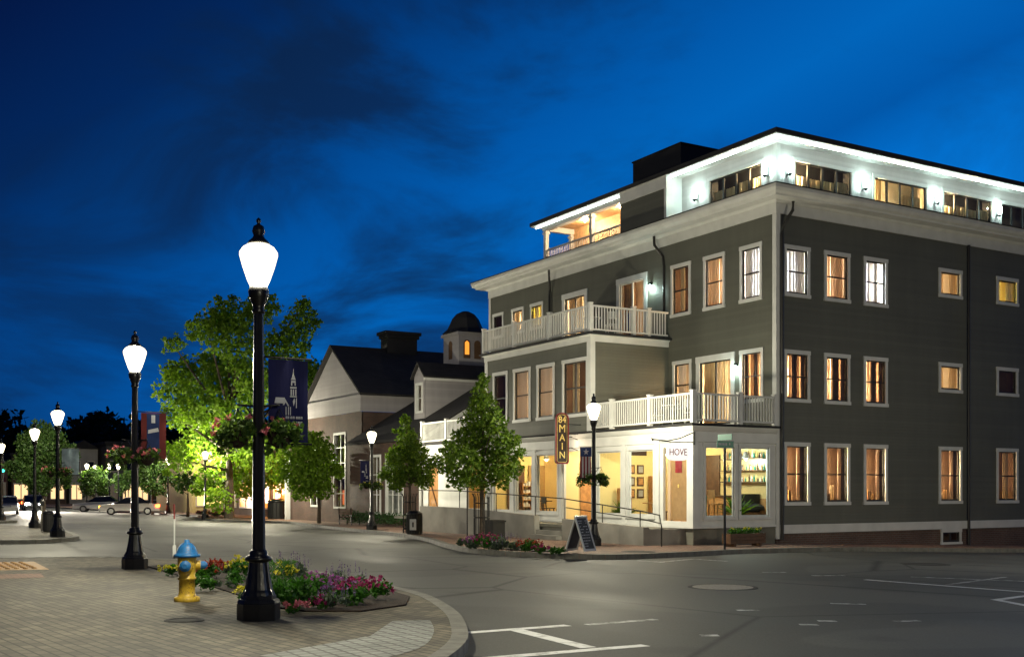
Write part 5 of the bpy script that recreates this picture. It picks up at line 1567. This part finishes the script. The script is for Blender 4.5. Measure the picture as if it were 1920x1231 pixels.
# A-frame chalkboard
x, y = 16.95, 25.0
t = thing('sandwich_board', 'white framed chalkboard sandwich sign leaning open at the kerb', 'sandwich board', (x, y, G(x, y)), -1.15)
for s_ in (-1, 1):
    rot = Matrix.Rotation(.33 * s_, 4, 'Y')
    def T(p): v = rot @ Vector((0, p[0], p[1] - 1.0)); return (v.x, v.y, v.z + 1.02)
    def bx(mb, y0, y1, z0, z1, th, o=0.0):
        nrm = rot @ Vector((-s_, 0, 0))
        mb.solid([tuple(Vector(T(p)) + nrm * o) for p in ((y0, z0), (y1, z0), (y1, z1), (y0, z1))], tuple(nrm * -th))
    mb = MB(); bx(mb, -.30, .30, .0, .06, .035); bx(mb, -.30, .30, .93, 1.0, .035); bx(mb, -.30, -.24, .06, .93, .035); bx(mb, .24, .30, .06, .93, .035); fr = mb.build('frame', M['plastic_w'], t)
    mb = MB(); bx(mb, -.239, .239, .061, .929, .02, -.006); mb.build('board', M['slate'], fr)
    rr = random.Random(4); mb = MB()
    for zz in [.84, .78, .68, .60, .52, .44, .36, .28, .20, .13]:
        a = -.20
        while a < .16:
            l_ = rr.uniform(.03, .10)
            if rr.random() < .8: bx(mb, a, min(a + l_, .20), zz, zz + .022, .003, .0005 - .006 + .004)
            a += l_ + .025
    mb.build('chalk_writing', M['chalk'], fr)

# planter by the wall
x, y = 24.3, 26.6
t = thing('planter_box', 'low wooden planter box with yellow flowers by the corner downspout', 'planter', (x, y, G(x, y)), .02)
mb = MB()
for i in range(3): mb.box(-.75, .75, -.2, -.16, .10 + .11 * i, .2 + .11 * i); mb.box(-.75, .75, .16, .2, .10 + .11 * i, .2 + .11 * i)
mb.box(-.75, -.71, -.16, .16, .10, .42); mb.box(.71, .75, -.16, .16, .10, .42); mb.build('box', M['wood_d'], t)
mb = MB(); mb.box(-.6, -.5, -.18, .18, 0, .099); mb.box(.5, .6, -.18, .18, 0, .099); mb.build('foot', M['wood_d'], t)
L = Leaves(77)
for i in range(14): L.blob((-.62 + .095 * i, 0, .44 + .03 * (i % 3)), .12, 40, .07)
L.build('foliage', M['leaf_bed'], t)
L = Leaves(78)
for i in range(22): L.blob((L.r.uniform(-.65, .7), L.r.uniform(-.12, .12), L.r.uniform(.5, .6)), .025, 6, .05)
L.build('blossoms', M['yellow'], t)

def bin_(px, py_x, y, w, h, lab, notice=None, name='litter_bin'):
    x = py_x; t = thing(name, lab, 'litter bin', (x, y, G(x, y)), .1)
    mb = MB(); n = 18
    mb.lathe([(w * .46, 0), (w * .5, .03), (w * .5, h * .82), (w * .47, h * .84)], n); mb.build('body', M['black'], t)
    mb = MB()
    for i in range(n): a = 2 * PI * i / n; mb.bar((w * .515 * math.cos(a), w * .515 * math.sin(a), .04), (w * .515 * math.cos(a), w * .515 * math.sin(a), h * .82), .02)
    mb.build('slats', M['dark'], t)
    mb = MB(); mb.lathe([(w * .54, h * .84), (w * .53, h * .9), (w * .3, h), (w * .2, h), (w * .2, h * .93)], n); mb.build('lid', M['dark'], t, True)
    if notice:
        d = Vector((-SN, -CS, 0)); s_ = Vector((CS, -SN, 0)); mb = MB(); c = d * (w * .56) + Vector((0, 0, h * .42)) - s_ * (w * .1)
        mb.solid([tuple(c + s_ * a + Vector((0, 0, b))) for a, b in ((-.13, -.22), (.13, -.22), (.13, .22), (-.13, .22))], tuple(d * .01)); pl_ = mb.build('notice', M['plastic_w'], t)
        mb = MB(); c = c + d * .011
        mb.solid([tuple(c + s_ * a + Vector((0, 0, b))) for a, b in ((-.03, -.10), (.03, -.10), (.03, .10), (-.03, .10))], tuple(d * .004)); mb.build('mark', M['black'], pl_)


q = at(777, 45); bin_(0, q[0], q[1], .62, .95, 'black litter bin with a white notice under the left street tree', True)
q = at(520, 75); bin_(0, q[0], q[1], 1.25, 1.35, 'large black bin before the orange lit porch')
q = at(91, 45); bin_(0, q[0], q[1], .42, .85, 'small dark litter bin beside the far left lamp post')
q = at(927, 40.2)
t = thing('planter_tub', 'square black planter tub behind the right street tree', 'planter', (q[0], q[1], G(*q)), .1)
mb = MB(); mb.box(-.28, .28, -.28, .28, 0, .62); mb.box(-.31, .31, -.31, .31, .62, .68); mb.build('tub', M['black'], t, bevel=.01)
mb = MB(); mb.box(-.26, .26, -.26, .26, .681, .695); mb.build('soil', M['mulch'], t)
q = at(876, 40.0)
t = thing('thin_post', 'slim dark post left of the right street tree trunk', 'post', (q[0], q[1], G(*q)))
mb = MB(); mb.tube([(0, 0, -.1), (0, 0, 1.85)], .025, 8); mb.build('shaft', M['dark'], t)
mb = MB(); mb.box(-.07, .07, -.02, .02, 1.85, 2.1); mb.build('plate', M['dark'], t)
q = at(78, 45.5)
t = thing('parking_meter', 'parking meter on a thin post beside the far left lamp', 'parking meter', (q[0], q[1], G(*q)))
mb = MB(); mb.tube([(0, 0, 0), (0, 0, 1.05)], .03, 8); mb.build('post', M['iron_l'], t)
mb = MB(); mb.box(-.08, .08, -.06, .06, 1.05, 1.25); mb.lathe([(.08, 1.25), (.07, 1.31), (.03, 1.34)], 10); mb.build('meter_head', M['dark'], t)
q = at(655, 60)
t = thing('park_bench', 'dark slatted bench against the brick facade left of the small lamp', 'bench', (q[0], q[1], G(*q)), 1.6)
mb = MB()
for i in range(4): mb.box(-.9, .9, -.25 + .12 * i, -.16 + .12 * i, .42, .46)
mb.build('seat', M['wood_d'], t); mb = MB()
for i in range(3): mb.box(-.9, .9, .23, .26, .55 + .12 * i, .64 + .12 * i)
mb.build('backrest', M['wood_d'], t)
for a in (-.8, .8):
    mb = MB(); mb.bar((a, -.22, 0), (a, -.2, .42), .05); mb.bar((a, .22, 0), (a, .26, .9), .05); mb.bar((a, -.22, .4), (a, .24, .4), .05); mb.build('leg', M['dark'], t)
L = Leaves(91)
for i in range(18): L.blob((0, i * .42, .42), .38, 130, .10, .9)
t = thing('hedge', 'low clipped green hedge along the brick building wing', 'hedge', (23.1, 49.6, G(23.1, 52)))
L.build('foliage', M['hedge'], t)


# ------------------------------------------------------------------ brick building with cupola
t = bb = thing('brick_building', 'brick gabled building with white frieze, wide chimney, dormer and domed cupola', 'building', (24.6, 58.3, G(24.6, 58.3)), world_coords=True)
X0, Y0, Y1, X1 = 24.6, 58.3, 66.9, 42.0
YR = (Y0 + Y1) / 2
FG = Face('W', X0)


def bwin(a0, a1, z0, z1, m, face=FG, parent=bb, rows=3, cols=2):
    mb = MB(); face.box(mb, a0, a0 + .12, -.05, .1, z0, z1); face.box(mb, a1 - .12, a1, -.05, .1, z0, z1); face.box(mb, a0 + .12, a1 - .12, -.05, .1, z0, z0 + .12); face.box(mb, a0 + .12, a1 - .12, -.05, .1, z1 - .14, z1)
    for i in range(1, cols): u = a0 + (a1 - a0) * i / cols; face.box(mb, u - .025, u + .025, .03, .08, z0 + .12, z1 - .14)
    for i in range(1, rows): u = z0 + (z1 - z0) * i / rows; face.box(mb, a0 + .12, a1 - .12, .034, .076, u - .02, u + .02)
    w = mb.build('window', M['white'], parent)
    mb = MB(); face.box(mb, a0 + .1, a1 - .1, .085, .095, z0 + .1, z1 - .1); mb.build('pane', M['glass'], w)
    mb = MB(); mb.quad(face.p(a0, .5, z0), face.p(a1, .5, z0), face.p(a1, .5, z1), face.p(a0, .5, z1))
    for a in (a0 + .02, a1 - .02): mb.quad(face.p(a, .1, z0), face.p(a, .5, z0), face.p(a, .5, z1), face.p(a, .1, z1))
    for z in (z0 + .02, z1 - .02): mb.quad(face.p(a0, .1, z), face.p(a1, .1, z), face.p(a1, .5, z), face.p(a0, .5, z))
    mb.build('room', M[m], w)
    return (a0 + .1, a1 - .1, z0 + .1, z1 - .1)


hb = [bwin(60.6, 62.5, .5, 5.0, 'room_d', rows=5), bwin(64.6, 66.4, .55, 4.1, 'room_d', rows=4)]
wall('wall', FG, Y0, Y1, -1, 6.05, hb, M['brick'], bb, th=.1)
wall('wall', Face('S', Y0), X0 + .1, X1, -1, 6.05, [], M['brick'], bb)
mb = MB(); mb.box(X0 - .12, X0 + .02, Y0 - .12, Y1 + .1, 6.06, 7.02); mb.box(X0 + .02, X1, Y0 - .12, Y0 + .02, 6.06, 7.02); mb.build('frieze', M['siding_p'], bb)
mb = MB(); mb.solid([(X0, Y0 - .1, 7.02), (X0, Y1 + .1, 7.02), (X0, YR, 10.05)], (.08, 0, 0)); mb.build('gable', M['siding_p'], bb)
mb = MB(); e = .25
for s_, ya in ((1, Y0 - .35), (-1, Y1 + .35)):
    mb.solid([(X0 - e, ya, 6.95), (X1, ya, 6.95), (X1, YR, 10.15), (X0 - e, YR, 10.15)], (0, 0, .12))
mb.build('roof', M['shingle'], bb)
mb = MB(); mb.box(27.9, 29.9, YR - .5, YR + .5, 8.5, 10.9); mb.box(27.8, 30.0, YR - .6, YR + .6, 10.9, 11.1); mb.box(27.7, 30.1, YR - .7, YR + .7, 11.1, 11.3); mb.build('chimney', M['black'], bb)
mb = MB(); mb.box(X0 - .3, X0 - .02, 70.2, 70.5, -.6, 4.2); mb.build('column', M['white'], bb)
wall('wall', FG, Y1, 70.8, -1, 4.6, [], M['brick'], bb)
mb = MB(); mb.box(X0 - .2, X1 - 8, Y1 + .1, 70.9, 4.6, 4.8); mb.build('roof', M['shingle'], bb)
o = MB(); o.box(X0 + .2, X0 + .3, 60.85, 61.65, .75, 1.6); o = tag(o.build('window_poster', M['red_glow']), 'glowing orange red notice in the brick building window above the bench', 'sign')
# wing with dormer and cupola
WX, WY = 23.9, 48.9
FWg = Face('W', WX)
hb = [bwin(51.2, 53.4, .3, 3.5, 'pale_wall', FWg, rows=3, cols=3), bwin(54.0, 55.4, .3, 3.5, 'room_d', FWg)]
wall('wall', FWg, WY, Y0 - .02, -1, 4.2, hb, M['brick'], bb)
mb = MB(); mb.solid([(WX + .02, WY, -1), (36.1, WY, -1), (36.1, WY, 4.2), (30, WY, 7.95), (WX + .02, WY, 4.2)], (0, .1, 0)); mb.build('gable', M['siding_p'], bb)
mb = MB(); mb.solid([(WX - .3, WY - .2, 4.08), (30, WY - .2, 7.9), (30, Y0, 7.9), (WX - .3, Y0, 4.08)], (0, 0, .14)); mb.solid([(36.3, WY - .2, 4.08), (30, WY - .2, 7.9), (30, Y0, 7.9), (36.3, Y0, 4.08)], (0, 0, .14)); mb.build('roof', M['shingle'], bb)
mb = MB(); mb.solid([(WX - .3, WY - .24, 3.92), (30, WY - .24, 7.74), (30, WY - .24, 7.96), (WX - .3, WY - .24, 4.14)], (0, .035, 0)); mb.build('rake_board', M['white'], bb)
mb = MB(); mb.box(WX - .16, WX - .003, WY - .02, WY + .2, -.6, 4.0); mb.build('corner_board', M['white'], bb)
DXa, DYa, DYb = 25.5, 52.0, 53.35
dw = bwin(DYa + .25, DYb - .25, 5.65, 7.25, 'room_d', Face('W', DXa), rows=2, cols=1)
wall('dormer_wall', Face('W', DXa), DYa, DYb, 5.0, 7.55, [dw], M['siding_p'], bb, th=.08)
mb = MB(); mb.solid([(DXa, DYa, 5.0), (30, DYa, 7.55), (DXa, DYa, 7.55)], (0, .05, 0)); mb.solid([(DXa, DYb, 5.0), (30, DYb, 7.55), (DXa, DYb, 7.55)], (0, -.05, 0))
mb.solid([(DXa, DYa, 7.55), (DXa, DYb, 7.55), (DXa, (DYa + DYb) / 2, 8.2)], (.06, 0, 0)); mb.build('dormer_cheek', M['siding_p'], bb)
mb = MB(); ym = (DYa + DYb) / 2
for ya in (DYa - .15, DYb + .15): mb.solid([(DXa - .15, ya, 7.46), (31, ya, 7.46), (31, ym, 8.25), (DXa - .15, ym, 8.25)], (0, 0, .09))
mb.build('dormer_roof', M['shingle'], bb)
mb = MB(); mb.box(DXa - .1, 29.6, DYa - .12, DYa - .01, 7.34, 7.46); mb.build('dormer_trim', M['white'], bb)
CX0, CX1, CY0, CY1 = 28.0, 29.8, 53.0, 54.8
mb = MB(); mb.box(CX0, CX1, CY0, CY1, 6.4, 10.15); mb.box(CX0 - .1, CX1 + .1, CY0 - .1, CY1 + .1, 10.0, 10.16); cp = mb.build('cupola', M['siding_p'], bb)
mb = MB(); cxm, cym = (CX0 + CX1) / 2, (CY0 + CY1) / 2; mb.lathe([(1.30, 10.161), (1.20, 10.24), (1.0, 10.42), (.86, 10.72), (.74, 11.0), (.5, 11.28), (.2, 11.42), (.01, 11.45)], 8, (cxm, cym, 0), PI / 8); mb.build('dome', M['roof'], cp)
for (fc, a, m_) in ((Face('S', CY0), CX0 + .50, 'shop_o'), (Face('S', CY0), CX0 + 1.15, 'room_d'), (Face('W', CX0), CY0 + .95, 'room_d')):
    pts = [(a - .2, 8.75), (a + .2, 8.75), (a + .2, 9.55)] + [(a + .2 * math.cos(PI * i / 6), 9.55 + .2 * math.sin(PI * i / 6)) for i in range(1, 6)] + [(a - .2, 9.55)]
    P3 = [fc.p(u, -.02, v) for u, v in pts]; dv = Vector(fc.p(0, .04, 0)) - Vector(fc.p(0, 0, 0))
    mb = MB(); mb.solid(P3, dv); w = mb.build('arched_window', M['room_d'], cp)
    if m_ == 'shop_o':
        mb = MB(); mb.solid([fc.p(u, -.026, v) for u, v in [(a - .13, 8.95), (a + .13, 8.95), (a + .13, 9.6), (a, 9.7), (a - .13, 9.6)]], dv * .1); mb.build('lit_pane', M['shop_o'], w)


# ------------------------------------------------------------------ shops further along
def shop(name, lab, x0, x1, y0, y1, h, m, front, wins, glow, awning=None, roofm='roof', upper=0, gable=False):
    t = thing(name, lab, 'building', (x0, y0, G(x0, y0)), world_coords=True)
    mb = MB(); mb.box(x0, x1, y0, y1, -2, h); mb.build('wall', M[m], t)
    mb = MB()
    if gable:
        xm = (x0 + x1) / 2; mb.solid([(x0 - .3, y0 - .3, h), (x1 + .3, y0 - .3, h), (xm, y0 - .3, h + gable)], (0, y1 - y0 + .6, 0))
    else:
        mb.box(x0 - .25, x1 + .25, y0 - .25, y1 + .25, h, h + .35); mb.box(x0 - .12, x1 + .12, y0 - .12, y1 + .12, h - .3, h - .002)
    mb.build('roof', M[roofm], t)
    face = Face('W', x0) if front == 'W' else Face('S', y0)
    a0, a1 = (y0, y1) if front == 'W' else (x0, x1)
    n = wins
    for i in range(n):
        u0 = a0 + (a1 - a0) * (i + .14) / n; u1 = a0 + (a1 - a0) * (i + .86) / n
        gz_ = G(x0, y0)
        mb = MB(); face.box(mb, u0 - .12, u1 + .12, -.08, -.002, gz_ + .5, gz_ + .62); face.box(mb, u0 - .12, u1 + .12, -.08, -.002, gz_ + 2.5, gz_ + 2.72)
        for u in (u0 - .12, u1, (u0 + u1) / 2 - .05): face.box(mb, u, u + .12, -.08, -.002, gz_ + .62, gz_ + 2.5)
        w = mb.build('shop_window', M['white2'], t)
        mb = MB(); face.box(mb, u0, u1, -.03, -.004, gz_ + .62, gz_ + 2.5); mb.build('lit_pane', M[glow[i % len(glow)]], w)
    for fl in range(upper):
        for i in range(max(2, n)):
            nn = max(2, n); u = a0 + (a1 - a0) * (i + .5) / nn; z = 3.9 + fl * 2.6
            mb = MB(); face.box(mb, u - .5, u + .5, -.06, -.002, z, z + 1.5); w = mb.build('window', M['white2'], t)
            mb = MB(); face.box(mb, u - .38, u + .38, -.075, -.061, z + .12, z + 1.38); mb.build('pane', M['carglass'], w)
    if awning:
        gz_ = G(x0, y0); mb = MB()
        q = [face.p(a0 + .3, 0, gz_ + 3.3), face.p(a1 - .3, 0, gz_ + 3.3), face.p(a1 - .3, -1.3, gz_ + 2.7), face.p(a0 + .3, -1.3, gz_ + 2.7)]
        mb.solid(q, (0, 0, .06)); mb.build('awning', M[awning], t)
    return t


sp = shop('porch_restaurant', 'low restaurant with orange lit windows behind the large maple trunk', 26.4, 36, 70.95, 92, 5.0, 'far_brick', 'W', 5, ['shop_o', 'shop_o', 'shop_o', 'shop_o', 'room'])
for z in (2.95, 2.55):
    mb = MB(); mb.lathe([(.02, -.14), (.10, -.08), (.13, .04), (.08, .14), (.02, .18)], 10, (26.1, 72.3, z)); mb.build('porch_lamp', M['bulb_y'], sp, True)
point_lamp('porch_light', (25.8, 72.4, 2.3), 260, (1, .46, .07), .12, sp)
point_lamp('porch_light', (25.6, 78.5, 1.9), 240, (1, .44, .07), .12, sp)
shop('yellow_shop', 'yellow plastered shop beside the distant lamp, left of the large maple', 24.6, 36, 95, 108, 4.9, 'yellow_pl', 'S', 4, ['shop_y', 'shop_w', 'room'])
y_ = 158
shop('pale_house', 'pale plaster house with two dark upper windows at the end of the street', 24.6, 28.2, y_, y_ + 10, 7.0, 'pale_wall', 'S', 2, ['shop_w', 'room'], upper=1, gable=1.2)
shop('brick_shop', 'dark brick shop with peach lit windows left of the pale house', 17.5, 24.2, y_, y_ + 10, 6.0, 'far_brick', 'S', 3, ['shop_w', 'room_d', 'shop_w'], upper=1)
shop('brick_shop', 'dark shop with lit windows right of the pale house, behind the turning car', 28.6, 36, y_ - 4, y_ + 10, 7.6, 'far_dark', 'S', 4, ['room', 'shop_w', 'shop_w', 'room_d'], upper=1)
shop('awning_shop', 'dim shop with red awning at the far left end of the street', 9.5, 16.8, y_ - 2, y_ + 8, 4.6, 'far_brick', 'S', 3, ['shop_y', 'shop_o', 'room'], awning='banner_r')


# ------------------------------------------------------------------ cars
def car(x, y, rz, body, lab, lights=False, L=4.6, W=1.8, tails=True, rear_glow=True):
    t = thing('car', lab, 'car', (x, y, G(x, y) - .13), rz, 'cars on the main street')
    prof = [(-L / 2, .32), (-L / 2, .62), (-L / 2 + .12, .78), (-1.05, .90), (1.35, .94), (L / 2 - .08, .86), (L / 2, .62), (L / 2, .32)]
    def loft(prof, w0, w1, zt):
        mb = MB(); n = len(prof)
        for s_ in (-1, 1):
            for a, z in prof:
                k_ = max(0, (z - .6)) * .22
                mb.v.append((a, s_ * (w0 - k_), z))
        mb.f.append(tuple(range(n))); mb.f.append(tuple(range(n, 2 * n)))
        for i in range(n): j = (i + 1) % n; mb.f.append((i, j, n + j, n + i))
        return mb
    loft(prof, W / 2, 0, 0).build('body', M[body], t, bevel=.04)
    cab = [(-1.15, .90), (-.35, 1.38), (.85, 1.42), (1.55, .94)]
    mb = loft(cab, W / 2 + .02, 0, 0); mb.build('windows', M['carglass'], t, bevel=.02)
    mb = MB(); mb.solid([(-.34, -W / 2 + .18, 1.385), (.84, -W / 2 + .18, 1.425), (.84, W / 2 - .18, 1.425), (-.34, W / 2 - .18, 1.385)], (0, 0, .035)); mb.build('roof_panel', M[body], t)
    for a in (-1.40, 1.38):
        for s_ in (-1, 1):
            mb = MB(); mb.tube([(a, s_ * (W / 2 - .2), .31), (a, s_ * (W / 2 + .01), .31)], .31, 18); w = mb.build('wheel', M['tyre'], t)
            mb = MB(); mb.tube([(a, s_ * (W / 2 + .011), .31), (a, s_ * (W / 2 + .02), .31)], .19, 12); mb.build('rim', M['silver'], w)
    for s_ in (-1, 1):
        mb = MB(); mb.box(-L / 2 - .03, -L / 2 + .08, s_ * (W / 2 - .32) - .20, s_ * (W / 2 - .32) + .20, .56, .74); mb.build('headlight', M['head' if lights else 'amber' if body == 'whitecar' else 'plastic_w'], t)
        mb = MB(); mb.box(L / 2 - .30, L / 2 + .03, s_ * (W / 2 - .20) - .22, s_ * (W / 2 - .20) + .22, .62, .84)
        mb.build('taillight', M['tail'], t)
    if lights:
        for s_ in (-1, 1):
            l = bpy.data.lights.new('headlight_beam', 'SPOT'); l.energy = 26000; l.color = (1, .9, .72); l.spot_size = 1.3; l.spot_blend = .6; l.shadow_soft_size = .08
            o = bpy.data.objects.new('headlight_beam', l); col.objects.link(o); o.parent = t; o.location = (-L / 2 - .12, s_ * .6, .66); o.rotation_euler = (0, math.radians(80), 0)
    mb = MB(); mb.box(-L / 2 - .05, -L / 2 + .1, -W / 2 + .1, W / 2 - .1, .30, .46); mb.box(L / 2 - .1, L / 2 + .05, -W / 2 + .1, W / 2 - .1, .30, .5); mb.build('bumper', M['black' if body == 'darkcar' else body], t)
    return t


q = at(243, 90); car(q[0], q[1], -.22, 'whitecar', 'white car with glowing tail lights turning behind the second lamp post')
q = at(200, 101); car(q[0] - .5, q[1], -.3, 'silver', 'silver car partly hidden left of the white turning car')
q = at(62, 104); car(q[0], q[1], 1.50, 'darkcar', 'approaching car with bright headlights at the far left', True)
q = at(12, 88); car(q[0], q[1], 1.45, 'silver', 'silver parked car at the left edge of the street')
q = at(5, 96)
t = thing('traffic_light', 'traffic signal showing green on a dark pole at the left edge', 'traffic light', (q[0], q[1], G(*q)))
mb = MB(); mb.tube([(0, 0, 0), (0, 0, 4.6)], .07, 10); mb.build('pole', M['dark'], t)
mb = MB(); mb.box(-.18, .18, -.16, .16, 3.2, 4.3); mb.build('signal_head', M['dark'], t)
for z, m_ in ((4.08, 'black'), (3.76, 'black'), (3.44, 'green_l')):
    mb = MB(); mb.lathe([(.12, 0), (.10, .03), (.01, .035)], 14); o = mb.build('lens', M[m_], t); o.rotation_euler = (PI / 2, 0, 0); o.location = (0, -.16, z)
